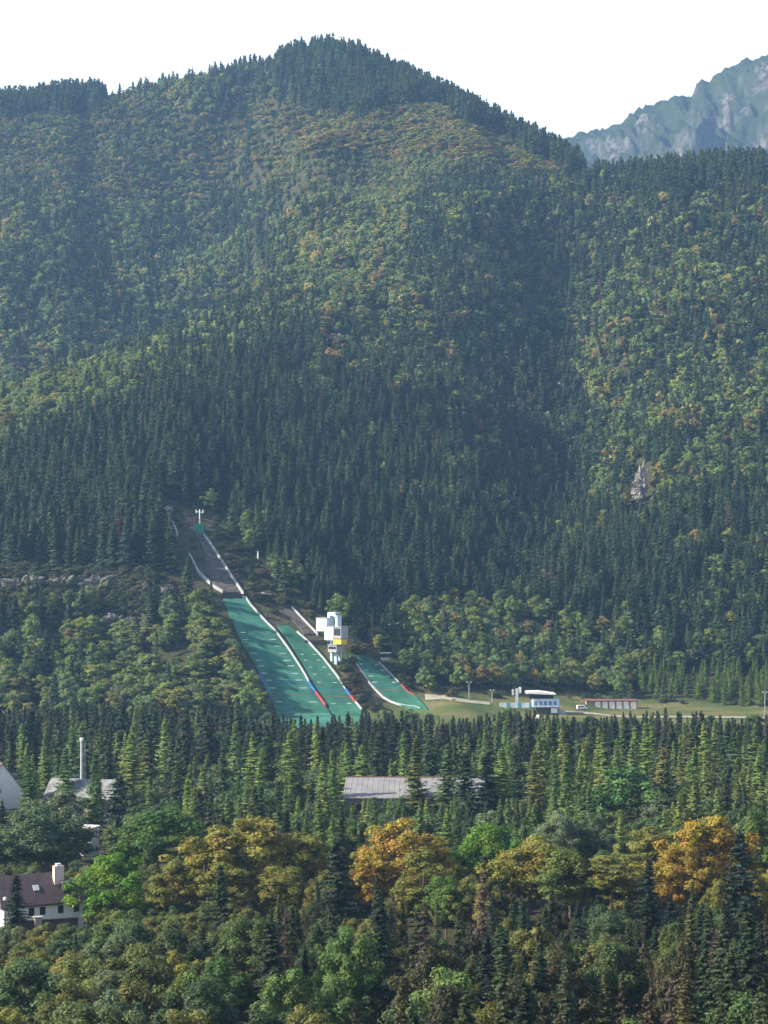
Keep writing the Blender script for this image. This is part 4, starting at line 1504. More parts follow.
hand = [
    ('broadleaf', 112, 851, 424, 66, BRI, "bright green round tree touching the corner of the brown roofed house", 'broadleaf_tree'),
    ('broadleaf', 158, 811, 505, 84, (0.07, 0.135, 0.028), "broad fresh green maple behind the bright tree by the brown roofed house", 'broadleaf_tree'),
    ('broadleaf', 46, 806, 500, 78, (0.065, 0.10, 0.045), "large rounded grey green tree directly behind the brown hipped roof", 'broadleaf_tree'),
    ('broadleaf', 252, 813, 456, 96, YEL, "widest golden yellow tree, in the middle of the golden grove", 'broadleaf_tree'),
    ('tall_broadleaf', 207, 832, 450, 66, YEL, "golden tree between the fresh green maple and the widest golden crown", 'broadleaf_tree'),
    ('tall_broadleaf', 302, 830, 460, 62, YOL, "olive gold tree between the widest golden crown and the dark shaggy fir", 'broadleaf_tree'),
    ('tall_broadleaf', 172, 858, 440, 44, YOL, "small golden olive tree beside the bright green tree near the house", 'broadleaf_tree'),
    ('tall_broadleaf', 228, 860, 436, 56, YOL, "low olive gold crown in front of the widest golden tree", 'broadleaf_tree'),
    ('broadleaf', 284, 868, 438, 60, YOL, "olive gold crown just before the dark shaggy fir", 'broadleaf_tree'),
    ('broadleaf', 404, 820, 458, 78, ORA, "orange gold tree next to the dark shaggy fir", 'broadleaf_tree'),
    ('tall_broadleaf', 424, 852, 440, 54, YOL, "faded olive gold tree under the orange one beside the bright sprig", 'broadleaf_tree'),
    ('tall_broadleaf', 372, 852, 452, 40, ORA, "narrow orange tree leaning out behind the dark shaggy fir", 'broadleaf_tree'),
    ('broadleaf', 490, 821, 466, 60, BRI, "vivid light green tree standing between two orange gold trees", 'broadleaf_tree'),
    ('broadleaf', 446, 878, 425, 44, (0.085, 0.15, 0.03), "small vivid green crown below the orange gold tree", 'broadleaf_tree'),
    ('broadleaf', 530, 838, 455, 74, YEL, "orange tipped golden tree beside the vivid light green tree", 'broadleaf_tree'),
    ('broadleaf', 570, 846, 448, 66, (0.10, 0.135, 0.03), "yellow green tree on the far side of the orange tipped golden tree", 'broadleaf_tree'),
    ('tall_broadleaf', 616, 852, 446, 76, YOL, "olive yellow tree behind the slim dark spruce", 'broadleaf_tree'),
    ('tall_broadleaf', 654, 824, 468, 64, YOL, "tall olive gold tree just before the strongest orange tree", 'broadleaf_tree'),
    ('broadleaf', 704, 818, 452, 86, ORA, "strongest orange tree of all, beside the broad blue black spruce", 'broadleaf_tree'),
    ('broadleaf', 680, 846, 440, 50, ORA, "lower orange crown leaning against the strongest orange tree", 'broadleaf_tree'),
    ('broadleaf', 757, 812, 470, 50, (0.085, 0.13, 0.03), "green tree rising behind the broad blue black spruce", 'broadleaf_tree'),
    ('wide_spruce', 342, 838, 412, 66, SPRD, "dark shaggy fir between the golden grove and the orange gold tree", 'spruce_tree'),
    ('wide_spruce', 742, 832, 415, 62, (0.020, 0.038, 0.028), "broad blue black spruce beside the strongest orange tree", 'spruce_tree'),
    ('spruce', 648, 858, 405, 52, SPRD, "slim dark spruce standing before the olive gold and orange trees", 'spruce_tree'),
    ('spruce', 222, 864, 415, 40, SPR, "lone dark spruce rising in front of the widest golden tree", 'spruce_tree'),
    ('spruce', 272, 918, 330, 70, (0.030, 0.048, 0.024), "pointed dark spruce in the front grove beside a vivid green bush", 'spruce_tree'),
    ('spruce', 380, 890, 350, 52, SPRD, "dark spruce in front of the orange gold tree's trunk", 'spruce_tree'),
    ('dead', 481, 862, 400, 34, DEAD, "withered grey brown spruce below the vivid light green tree", 'spruce_tree'),
    ('dead', 424, 900, 350, 46, (0.075, 0.058, 0.042), "half bare brown spruce in the front stand under the small vivid crown", 'spruce_tree'),
    ('dead', 716, 930, 330, 46, (0.085, 0.065, 0.045), "half withered spruce with bare pale stems near the lower corner", 'spruce_tree'),
    ('broadleaf', 345, 930, 330, 66, (0.085, 0.145, 0.035), "vivid green bushy tree among dark spruces at the front", 'broadleaf_tree'),
    ('broadleaf', 306, 1008, 268, 60, OLV, "yellow green bush crown cut by the lower picture edge", 'broadleaf_tree'),
    ('broadleaf', 222, 958, 330, 56, (0.06, 0.11, 0.03), "fresh green crown next to the pointed dark front spruce", 'broadleaf_tree'),
    ('broadleaf', 618, 946, 320, 76, (0.055, 0.085, 0.03), "soft green rounded tree sunk among the dark front spruces", 'broadleaf_tree'),
    ('broadleaf', 556, 812, 500, 46, (0.13, 0.165, 0.085), "pale silvery green tree in the shade behind the golden trees", 'broadleaf_tree'),
    ('broadleaf', 590, 814, 505, 44, (0.09, 0.125, 0.06), "grey green round tree next to the pale silvery one", 'broadleaf_tree'),
    ('broadleaf', 622, 766, 600, 58, (0.06, 0.135, 0.035), "fresh green round tree alone among larches beyond the hall", 'broadleaf_tree'),
    ('larch', 662, 748, 610, 40, (0.15, 0.14, 0.045), "yellowish brown larch tallest behind the olive gold trees", 'larch_tree'),
    ('larch', 255, 734, 640, 36, LAR, "tall pale green larch in a group above the widest golden tree", 'larch_tree'),
    ('larch', 291, 731, 655, 40, LAR, "broad pale larch with a split outline above the golden grove", 'larch_tree'),
    ('larch', 362, 745, 645, 40, LAR, "pale larch standing at the end of the grey hall roof", 'larch_tree'),
    ('larch', 416, 737, 600, 40, (0.10, 0.125, 0.035), "yellow green larch in front of the middle of the grey hall roof", 'larch_tree'),
    ('larch', 446, 744, 596, 38, (0.075, 0.115, 0.038), "green larch crossing the grey hall roof beside the yellow green one", 'larch_tree'),
    ('larch', 533, 750, 600, 36, (0.11, 0.125, 0.035), "yellow green larch standing well past the far end of the hall roof", 'larch_tree'),
    ('spruce', 467, 752, 588, 46, SPR, "dark green spruce standing before the hall roof's far half", 'spruce_tree'),
    ('spruce', 486, 756, 584, 46, SPRD, "blackish spruce before the hall roof, next to a pale larch", 'spruce_tree'),
    ('larch', 501, 748, 590, 44, LAR, "pale larch at the far end of the hall roof, beyond a blackish spruce", 'larch_tree'),
    ('broadleaf', 68, 789, 588, 44, GRY, "grey green bushy tree before the pale patchy roof", 'broadleaf_tree'),
    ('larch', 98, 776, 590, 30, (0.07, 0.125, 0.035), "fresh green larch before the far corner of the pale patchy roof", 'larch_tree'),
    ('spruce', 118, 816, 530, 26, SPRD, "blackish spruce beside the narrow white house wall", 'spruce_tree'),
    ('larch', 66, 748, 610, 32, (0.07, 0.135, 0.035), "narrow fresh green larch beside the tall chimney", 'larch_tree'),
    ('larch', 92, 752, 600, 30, (0.07, 0.125, 0.035), "fresh green larch between chimney and pale roof", 'larch_tree'),
    ('larch', 30, 762, 590, 34, (0.065, 0.125, 0.03), "fresh green larch next to the steep white building", 'larch_tree'),
    ('larch', 130, 733, 630, 38, LAR, "larch pair member nearest the chimney with a sharp pale tip", 'larch_tree'),
    ('larch', 147, 731, 640, 40, (0.10, 0.125, 0.04), "paler larch just behind the sharp tipped one beyond the chimney", 'larch_tree'),
    ('wide_spruce', 118, 776, 560, 58, (0.022, 0.036, 0.026), "dark spreading pine beside the pale patchy roof", 'spruce_tree'),
    ('spruce', 16, 874, 408, 46, SPRD, "dark spruce half covering the brown roof next to the garden lamp", 'spruce_tree'),
]
CLEAR_RECT = [(5, 860, 92, 912, 428), (372, 774, 418, 797, 600), (424, 778, 460, 795, 600),
              (56, 784, 70, 790, 600), (90, 822, 104, 854, 540), (-5, 762, 20, 792, 640), (77, 736, 86, 790, 615), (16, 908, 90, 922, 414)]
for sp, px, top, D, w, col, lab, nm in hand:
    tree_at(sp, px, top, D, w, tint(col, .03, .02), lab, nm)
    hp = TREES[-1]['h'] * F / D
    CLEAR_RECT.append((px - w * .42, top, px + w * .42, top + hp * (.55 if D > 480 else .6), D - 3))

KIND = {'spruce': 'spruce_tree', 'wide_spruce': 'spruce_tree', 'dead': 'spruce_tree', 'larch': 'larch_tree', 'broadleaf': 'broadleaf_tree', 'tall_broadleaf': 'broadleaf_tree'}


def free_of_views(px, top, w, h, D, prob=1.0):
    for x0, y0, x1, y1, d in CLEAR_RECT:
        if D < d and px + w * .38 > x0 and px - w * .38 < x1 and top + 2 < y1 and top + h > y0:
            # a narrow top just reaching in is fine
            if top > y1 - 3:
                continue
            if rng.random() < prob:
                return False
    return True


def scatter(n, d0, d1, gap, pick):
    """throw n seeds over the ground from depth d0 to d1; pick() says what grows there"""
    placed = [(t['x'], t['y'], t['w']) for t in TREES if d0 - 15 < t['y'] < d1 + 15]
    cell = {}
    for x, y, w in placed:
        cell.setdefault((int(x // 10), int(y // 10)), []).append((x, y, w))
    for _ in range(n):
        D = math.sqrt(rng.uniform(d0 ** 2, d1 ** 2))
        x = rng.uniform(-.25, .25) * D
        px = 384 + F * x / D
        got = pick(px, D)
        if got is None:
            continue
        sp, h, w, col, gapf = got
        g = float(ground(x, D))
        ptop = proj(x, D, g + h)[1]
        ok = True
        i, j = int(x // 10), int(D // 10)
        for a in (-1, 0, 1):
            for b_ in (-1, 0, 1):
                for q in cell.get((i + a, j + b_), ()):
                    if (q[0] - x) ** 2 + (q[1] - D) ** 2 < (gap * gapf * (q[2] + w) / 2) ** 2:
                        ok = False
        if not ok or not free_of_views(px, ptop, w * F / D, h * F / D, D, .93):
            continue
        tree(sp, x, D, h, w, tint(col), None, KIND[sp])
        cell.setdefault((i, j), []).append((x, D, w))


def pick_front(px, D):
    if px < 82 and 408 < D < 452:
        return None
    u = rng.random()
    edge_ = 230 + 50 * math.sin(D * .05)
    if px < edge_:
        # grove of round crowns below the house: keep it low enough to look over
        ytop = 908 + (rng.random() ** 1.4) * 60 + (18 if px < 90 else 0)
        h = 80 - (ytop - 560) / F * D
        h = min(max(h, 7.5), 15 + rng.uniform(0, 3))
        c = [OLV, BRD, GRY, (0.07, 0.10, 0.035), (0.10, 0.12, 0.032), (0.045, 0.07, 0.028)][int(rng.integers(6))]
        if u < .07:
            return 'spruce', h, h * .33, SPR, .7
        if u < .11:
            return 'tall_broadleaf', h, h * .5, YOL, .7
        return 'broadleaf', h, h * rng.uniform(.62, .85), c, .62
    if D > 415:
        ytop = rng.uniform(842, 885)
        h = min(max(80 - (ytop - 560) / F * D, 10), 22)
        if u < .8:
            return 'tall_broadleaf', h, h * rng.uniform(.42, .6), [YOL, YEL, OLV, YOL][int(rng.integers(4))], .5
        return 'spruce', h, h * .26, SPR, .7
    ytop = rng.uniform(884, 955) if D < 385 else rng.uniform(872, 905)
    h = min(max(80 - (ytop - 560) / F * D, 9), 25)
    if u < .50:
        return 'spruce', h, h * rng.uniform(.33, .46), [SPRO, SPR, SPRD, SPRO][int(rng.integers(4))], .62
    if u < .55:
        return 'dead', h * .9, h * .22, [DEAD, (0.07, 0.058, 0.035), SPRO][int(rng.integers(3))], .62
    if u < .68:
        return 'larch', h, h * .27, (0.07, 0.075, 0.028), .62
    return 'broadleaf', h * .78, h * rng.uniform(.38, .5), [OLV, BRD, (0.05, 0.075, 0.03), (0.06, 0.06, 0.026)][int(rng.integers(4))], .66


def pick_belt(px, D):
    u = rng.random()
    if 40 < px < 130 and 592 < D < 640 or 60 < px < 105 and 535 < D < 556:
        return None
    if 335 < px < 540 and 595 < D < 632 or px < 30 and 635 < D < 668:
        return None
    lim = (710 if px < 400 else 709) if px > 250 else 698
    lim += 4 * math.sin(px * .045) + rng.uniform(0, 10)
    hmax = 80 - (lim - 560) / F * D
    clump = float(fbm(np.array(px * D / F / 30.0), np.array(D / 36.0), 201, 2))
    if D > 690:
        sp = 'spruce' if u < .78 else ('larch' if u < .91 else 'broadleaf')
    elif D > 555:
        sp = 'larch' if clump > -.35 and u < .76 else ('spruce' if u < .84 else 'broadleaf')
    else:
        sp = 'broadleaf' if clump > .25 and u < .8 else ('spruce' if u < .68 else 'larch')
    h = rng.uniform(12, 27) if sp != 'broadleaf' else rng.uniform(9, 14)
    if h > hmax:
        h = hmax * rng.uniform(.84, 1.0)
    if D < 555:
        h = min(h, 80 - (rng.uniform(775, 815) - 560) / F * D)
    if 556 < D < 594 and 340 < px < 540:          # low growth along the hall wall
        h = 80 - (rng.uniform(795, 804) - 560) / F * D
    if 556 < D < 600 and 40 < px < 125:
        h = 80 - (rng.uniform(788, 803) - 560) / F * D
    if h < 7:
        return None
    if sp == 'spruce' and D < 690:
        return sp, h, max(5, h * rng.uniform(.32, .45)), [(0.052, 0.084, 0.036), (0.042, 0.068, 0.034), (0.060, 0.078, 0.036)][int(rng.integers(3))], .8
    if sp == 'spruce':
        return sp, h, max(5, h * rng.uniform(.32, .45)), [SPR, SPRD, (0.036, 0.050, 0.026), (0.044, 0.050, 0.028)][int(rng.integers(4))], .82
    if sp == 'larch':
        return sp, h, max(5, h * rng.uniform(.32, .42)), [LAR, (0.115, 0.175, 0.048), (0.15, 0.18, 0.05), (0.10, 0.145, 0.045)][int(rng.integers(4))], .85
    return sp, h, h * rng.uniform(.7, .95), [BRD, GRY, (0.06, 0.105, 0.04)][int(rng.integers(3))], .7


scatter(3200, 250, 482, 1.0, pick_front)
scatter(8400, 484, 955, 1.1, pick_belt)

# ------------------------------------------------------------------ trees of the slopes
US = np.linspace(-0.25, 0.25, 300)
DS = np.arange(700, 2600, 6.0)
UU, DD = np.meshgrid(US, DS)
EL = (ground(UU * DD, DD) - CAMZ) / DD
RUN = np.maximum.accumulate(EL, 0)
RUN = np.vstack([np.full((1, len(US)), -1), RUN[:-1]])


def horizon(x, y):
    i = np.clip(np.searchsorted(US, x / y), 0, len(US) - 1)
    j = np.clip(((y - 700) / 6).astype(int), 0, len(DS) - 1)
    return RUN[j, i]


GAP = 5.0
ax_, ay_ = np.meshgrid(np.arange(-600, 601, GAP), np.arange(990, 2520, GAP))
sx = (ax_ + rng.uniform(-.5, .5, ax_.shape) * GAP).ravel()
sy = (ay_ + rng.uniform(-.5, .5, ay_.shape) * GAP).ravel()
sz = ground(sx, sy)
keep = (np.abs(sx / sy) < .245) & ((sz + 20 - CAMZ) / sy > horizon(sx, sy) - 14 / sy)
sx, sy, sz = sx[keep], sy[keep], sz[keep]
bpx, bpy_ = proj(sx, sy, sz)
cpx, cpy = proj(sx, sy, sz + 10)
keep = ~(inside(CLEAR, bpx, bpy_) & (sy < 1260)) & ~(inside(QUARRY, bpx, bpy_) & (sy < 1200) & (rng.random(len(sx)) > .05))
# leave the view over the jumps and buildings open
for x0, y0, x1, y1, d in ((435, 690, 768, 722, 1085), (316, 612, 348, 664, 1085), (378, 652, 394, 668, 1100), (388, 622, 398, 644, 1110),
                          (631, 464, 649, 500, 1440), (326, 330, 358, 346, 1560), (0, 572, 176, 600, 1120), (94, 616, 145, 626, 1080), (254, 548, 262, 558, 1150)):
    hh = (19 if x0 == 631 else 9) * F / sy
    keep &= ~((bpx > x0 - 4) & (bpx < x1 + 4) & (bpy_ - hh < y1 - 2) & (bpy_ > y0) & (sy < d - 6))
DECKS = [[(x - 3, y) for x, y in BL] + [(x + 3, y) for x, y in BR[::-1]], [(x - 2, y) for x, y in SL] + [(x + 3, y) for x, y in SR[::-1]], [(x - 3, y) for x, y in KL] + [(x + 3, y) for x, y in KR[::-1]],
         [(x - 3, y) for x, y in IL] + [(x + 3, y) for x, y in IR[::-1]], [(280, 607), (294, 607), (320, 637), (304, 640)]]
near_ = sy < 1200
for dk in DECKS:
    for fh in (0, .35, .7, 1.0):
        for dx in (-4, 4):
            keep &= ~(near_ & inside(dk, bpx + dx * (1.2 - fh), bpy_ - fh * 15 * F / sy))
sx, sy, sz, bpx, bpy_, cpx, cpy = [a[keep] for a in (sx, sy, sz, bpx, bpy_, cpx, cpy)]

nz1 = fbm(sx / 60, sy / 90, 301, 3)
nz2 = fbm(sx / 22, sy / 30, 311, 2)
fs = np.full(len(sx), .55)                # share of conifers
dens = np.ones(len(sx))
hs = np.ones(len(sx))
wide = np.ones(len(sx))
warm = np.zeros(len(sx))                  # how far the broadleaves have turned
JX = cpx + nz1 * 10 + nz2 * 5
JY = cpy + nz2 * 6


def zone(poly, f=None, d=None, h=None, w=None, wd=1.0):
    m = inside(poly, JX, JY)
    wide[m] = wd
    for arr, v in ((fs, f), (dens, d), (hs, h), (warm, w)):
        if v is not None:
            arr[m] = v


zone([(-50, 50), (300, 20), (310, 330), (150, 400), (-50, 470)], f=.30, w=.08)                 # basin
zone([(-50, 240), (60, 250), (170, 300), (300, 250), (300, 330), (150, 400), (-50, 470)], f=.36, w=.05)
zone([(-50, 330), (60, 340), (150, 350), (140, 400), (-50, 440)], f=.14, w=.12)  # few conifers here: the paler mix stands in for haze behind the spur
zone([(200, 60), (300, 40), (300, 260), (240, 270)], f=.7, w=.03)
zone([(-50, 88), (130, 88), (250, 120), (270, 190), (120, 200), (-50, 170)], f=.3, d=1.8, h=.62, w=.42, wd=1.3)
zone([(255, 95), (330, 100), (430, 96), (545, 150), (600, 172), (430, 190), (330, 200), (270, 190)], f=.10, d=2.2, h=.55, w=.7, wd=2.0)
zone([(285, 130), (480, 150), (560, 180), (520, 260), (400, 330), (290, 330)], f=.12, w=.24)
zone([(280, 105), (330, 105), (420, 105), (545, 150), (560, 168), (430, 150), (300, 150)], f=.10, d=2.2, h=.55, w=.75, wd=2.0)
zone([(430, 170), (620, 165), (640, 260), (560, 330), (420, 330), (400, 250)], f=.58, w=.14)
zone([(280, 330), (330, 318), (440, 320), (560, 340), (600, 480), (520, 590), (440, 600), (330, 600), (190, 470), (-50, 475), (-50, 460), (100, 425), (160, 395)], f=.93, w=.1)
zone([(330, 310), (460, 330), (470, 400), (380, 390), (320, 350)], f=.6, w=.22)
zone([(-50, 455), (100, 420), (170, 400), (220, 470), (170, 570), (-50, 580)], f=.97, h=1.25, w=.1)
zone([(560, 300), (640, 260), (800, 240), (800, 480), (700, 520), (640, 500), (600, 500), (580, 430)], f=.38, w=.22)
zone([(600, 165), (800, 150), (800, 260), (640, 260)], f=.52, w=.22)
zone([(640, 150), (800, 145), (800, 185), (640, 190)], f=.8, h=1.1, w=.2)
zone([(600, 500), (640, 490), (800, 480), (800, 680), (600, 690), (520, 590)], f=.8, w=.12)
zone([(380, 600), (470, 585), (600, 610), (660, 640), (640, 700), (380, 700)], f=.18, h=.88, w=.12)
zone([(640, 640), (800, 650), (800, 690), (640, 690)], f=.75, w=.12)
left_mass = [(-50, 618), (200, 612), (270, 640), (270, 730), (-50, 730)]
zone(left_mass, f=.05, d=.75, h=1.0, w=.06)
wide[inside(left_mass, JX, JY)] = 1.15
zone([(-60, 70), (108, 78), (108, 108), (-60, 112)], f=1.0, h=1.25)
zone([(268, 25), (345, 25), (440, 70), (510, 105), (610, 160), (560, 168), (480, 120), (430, 98), (380, 108), (325, 112), (290, 96)], f=1.0, d=1.35, h=1.2)

def scrub(n, poly, avoid, d0, d1, hmax, cols):
    x0, x1 = min(p[0] for p in poly), max(p[0] for p in poly)
    y0, y1 = min(p[1] for p in poly), max(p[1] for p in poly)
    for _ in range(n):
        qx, qy = rng.uniform(x0, x1), rng.uniform(y0, y1)
        if not inside(poly, np.array([qx]), np.array([qy]))[0]:
            continue
        p = hit(qx, qy, d0, d1)
        h = rng.uniform(.35, 1) * hmax
        tp = proj(p[0], p[1], p[2] + h)[1]
        if any(inside(a, np.array([qx + dx]), np.array([yy]))[0] for a in avoid for dx in (-3, 3) for yy in (qy + 1, float(tp))):
            continue
        tree('broadleaf', p[0], p[1], h, h * rng.uniform(.9, 1.7), tint(cols[int(rng.integers(len(cols)))]), None, 'broadleaf_tree')


STRIPS = [BL + BR[::-1], SL + SR[::-1], KL + KR[::-1], [(x - 1, y) for x, y in ID] + [(x + 3, y) for x, y in IR[::-1]], [(280, 607), (294, 607), (320, 637), (304, 640)],
          [(300, 634), (330, 634), (330, 648), (300, 648)], [(316, 612), (348, 612), (348, 662), (316, 662)], [(380, 650), (394, 650), (394, 668), (380, 668)], [(190, 510), (206, 510), (206, 534), (190, 534)]]
scrub(2200, [(160, 505), (222, 512), (252, 556), (282, 598), (320, 612), (352, 640), (372, 655), (395, 668), (424, 690), (400, 700), (372, 712), (352, 700), (330, 650), (250, 600), (190, 545)], STRIPS, 900, 1250, 4.6,
      [(0.07, 0.10, 0.035), (0.10, 0.085, 0.05), (0.12, 0.115, 0.05), (0.06, 0.085, 0.035)])
scrub(700, QUARRY, [], 900, 1250, 5.5, [(0.07, 0.10, 0.04), (0.09, 0.085, 0.05), (0.06, 0.09, 0.04), (0.11, 0.115, 0.05)])
scrub(140, [(425, 690), (500, 694), (560, 690), (640, 694), (768, 704), (768, 708), (600, 700), (430, 697)], [], 900, 1250, 4, [(0.08, 0.12, 0.04), (0.12, 0.13, 0.05)])

u0, u1, u2, u3 = rng.random((4, len(sx)))
conif = u0 < np.clip(fs + nz1 * .16 + nz2 * .12, 0, 1)
conif = np.where(fs >= .97, True, conif)
alive = u1 < np.where(conif, .72, .52) * dens
young = (bpx > 636) & (bpy_ > 672) & (sy < 1180)      # young larches at the edge of the meadow
sp_idx = []
for i in np.nonzero(alive)[0]:
    x, y = sx[i], sy[i]
    if young[i]:
        if u2[i] < .7:
            tree('larch', x, y, rng.uniform(9, 15), rng.uniform(4, 5.5), tint((0.10, 0.15, 0.032), .12), None, 'larch_tree')
        continue
    if conif[i]:
        h = rng.uniform(12, 24) * hs[i]
        if u2[i] < .022:
            tree('dead', x, y, h, h * .24, tint((0.10, 0.07, 0.055)), None, 'spruce_tree')
        elif u2[i] < .10 and y > 1000:
            tree('larch', x, y, h, h * .28, tint((0.075, 0.105, 0.035)), None, 'larch_tree')
        else:
            tree('spruce', x, y, h, max(4.4, h * rng.uniform(.34, .46)), tint([(0.046, 0.080, 0.038), (0.036, 0.066, 0.038), (0.062, 0.096, 0.040)][int(u3[i] * 3)]), None, 'spruce_tree')
    else:
        h = rng.uniform(9, 15.5) * hs[i]
        wv = warm[i]
        if u2[i] < wv * .35:
            c = [(0.22, 0.17, 0.065), (0.25, 0.21, 0.065), (0.18, 0.125, 0.07)][int(u3[i] * 3)]
        elif u2[i] < wv:
            c = [(0.18, 0.185, 0.05), (0.215, 0.20, 0.055), (0.19, 0.165, 0.06)][int(u3[i] * 3)]
        else:
            c = [(0.14, 0.195, 0.052), (0.14, 0.19, 0.075), (0.115, 0.165, 0.05), (0.18, 0.215, 0.055)][int(u3[i] * 4)]
        tree('broadleaf' if u3[i] < .7 else 'tall_broadleaf', x, y, h, h * rng.uniform(.55, .85) * wide[i], tint(c), None, 'broadleaf_tree')

# ------------------------------------------------------------------ which trees show, and which show largest
order = sorted(range(len(TREES)), key=lambda i: TREES[i]['y'])
COVER = np.zeros((512, 384), bool)
shown, beyond = [], []
for i in order:
    t = TREES[i]
    px, pt = proj(t['x'], t['y'], t['z'] + t['h'])
    pb = proj(t['x'], t['y'], t['z'])[1]
    wpx = t['w'] * F / t['y']
    t['px'], t['top'], t['hpx'] = float(px), float(pt), float(pb - pt)
    if abs(px - 384) > 386 + wpx / 2:          # beyond the frame: part of the wood, not told apart
        beyond.append(i)
        continue
    if t['y'] > 985:
        shown.append(i)
        continue
    coni = KIND[t['sp']] != 'broadleaf_tree'
    seen = 0
    y0, y1 = max(0, int(pt / 2)), min(511, int(pb / 2))
    for yy in range(y0, y1 + 1):
        f = min(1, max(0, (yy * 2 - pt) / max(1, pb - pt)))
        hw = wpx / 4 * (f ** .8 if coni else math.sqrt(max(0, 1 - (2 * min(f, .8) / .8 - 1) ** 2)))
        a, b_ = max(0, int(px / 2 - hw)), min(383, int(px / 2 + hw))
        if b_ < a:
            continue
        row = COVER[yy, a:b_ + 1]
        seen += int((~row).sum())
        a2, b2 = int(px / 2 - hw * .8), int(px / 2 + hw * .8)
        COVER[yy, max(0, a2):max(0, b2 + 1)] = True
    if t['hand'] or seen > 3:
        t['seen'] = seen
        shown.append(i)
LIMIT = 290
single, mass = [], []
for kind in ('spruce_tree', 'larch_tree', 'broadleaf_tree'):
    ids = [i for i in shown if KIND[TREES[i]['sp']] == kind]
    ids.sort(key=lambda i: (not TREES[i]['hand'], -TREES[i]['hpx'] * TREES[i]['w'] / TREES[i]['y']))
    single += ids[:LIMIT]
    mass += ids[LIMIT:]
mass += beyond

SHADES = {'spruce_tree': ((.032, "blackish"), (.043, "dark green"), (9, "olive green")), 'larch_tree': ((.16, "mid green"), (.19, "pale green"), (9, "yellow green")),
          'broadleaf_tree': ((.09, "deep green"), (.125, "green"), (.17, "light green"), (9, "yellowish"))}
WORD = {'spruce': 'spruce', 'wide_spruce': 'spruce', 'dead': 'withered brown spruce', 'larch': 'larch', 'broadleaf': 'round crowned tree', 'tall_broadleaf': 'upright leafy tree'}


def region(t):
    px, y = t['px'], t['y']
    if y < 412:
        if px < 110:
            return "in the grove right below the garden wall"
        if px < 250:
            return "in the leafy front grove below the golden trees"
        if px < 390:
            return "in the front stand under the dark shaggy fir"
        if px < 510:
            return "in the front stand below the vivid light green tree"
        if px < 640:
            return "in the front stand below the olive yellow tree"
        return "in the front stand below the strongest orange tree"
    if y < 484:
        if px < 150:
            return "around the brown roofed house"
        if px < 340:
            return "woven into the golden grove"
        if px < 590:
            return "between the orange gold trees"
        return "around the strongest orange tree"
    if y < 600:
        if px < 140:
            return "around the white house and pale patchy roof"
        if px < 335:
            return "just behind the golden grove"
        if px < 545:
            return "in front of the grey hall roof"
        return "behind the orange trees past the hall"
    if y < 690:
        if px < 180:
            return "around the tall chimney"
        if px < 340:
            return "between the chimney and the hall"
        if px < 540:
            return "close behind the grey hall roof"
        return "in the middle of the belt beyond the hall"
    if y < 985:
        if px < 130:
            return "in the last belt row above the chimney"
        if px < 265:
            return "in the belt row under the round slope trees"
        if px < 440:
            return "in the belt row below the ski jumps"
        if px < 570:
            return "in the belt row below the sports building"
        return "in the last belt row along the valley meadow"
    if px < 275 and t['top'] > 590:
        return "between quarry and largest ski jump"
    if px < 175:
        return "on the steep spur above the old quarry"
    if px < 300:
        return "beside the earthen inrun of the largest ski jump"
    if px < 440:
        return "behind the judges tower and smallest ski jump"
    if px < 590:
        return "on the lower slope behind the board fence"
    return "on the slope behind the long shed" if px < 650 else "above the meadow edge behind the tall lamp post"


def label_of(t):
    kind = KIND[t['sp']]
    v = t['col'][1] if kind != 'larch_tree' else t['col'][1]
    shade = next(w for lim, w in SHADES[kind] if v < lim)
    if kind == 'broadleaf_tree' and t['col'][0] > t['col'][1] * 1.02:
        shade = "golden"
    ref = {'spruce_tree': 18, 'larch_tree': 17, 'broadleaf_tree': 12}[kind]
    size = "small" if t['h'] < ref * .78 else ("tall" if t['h'] > ref * 1.15 else "medium")
    w = WORD[t['sp']]
    if t['sp'] == 'dead':
        shade = ''
    return " ".join(("%s %s %s %s" % (size, shade, w, region(t))).split()), region(t)


used = {}
for i in single:
    t = TREES[i]
    kind = KIND[t['sp']]
    lod = 'near' if t['y'] < 520 else 'mid'
    var = PARTS[t['sp'], lod]
    k = int(rng.integers(len(var)))
    H0, W0 = DIMS[t['sp']]
    lab, reg = (t['label'], None) if t['label'] else label_of(t)
    o = empty(kind, (t['x'], t['y'], t['z']), lab, kind.split('_')[0].replace('broadleaf', 'leafy') + " tree" if kind != 'larch_tree' else "larch", None if t['hand'] else kind.replace('_tree', '').replace('broadleaf', 'leafy') + " trees " + reg, rng.uniform(0, 6.28))
    o.rotation_euler = (rng.normal(0, .022), rng.normal(0, .022), o.rotation_euler[2])
    o.scale = (t['w'] / W0 * rng.uniform(.92, 1.08), t['w'] / W0 * rng.uniform(.92, 1.08), t['h'] / H0)
    for nm, me_ in (("crown", var[k][0]), ("trunk", var[k][1])):
        c = bpy.data.objects.new(nm, me_)
        COL.objects.link(c)
        c.parent = o
        c.color = (*t['col'], 1)


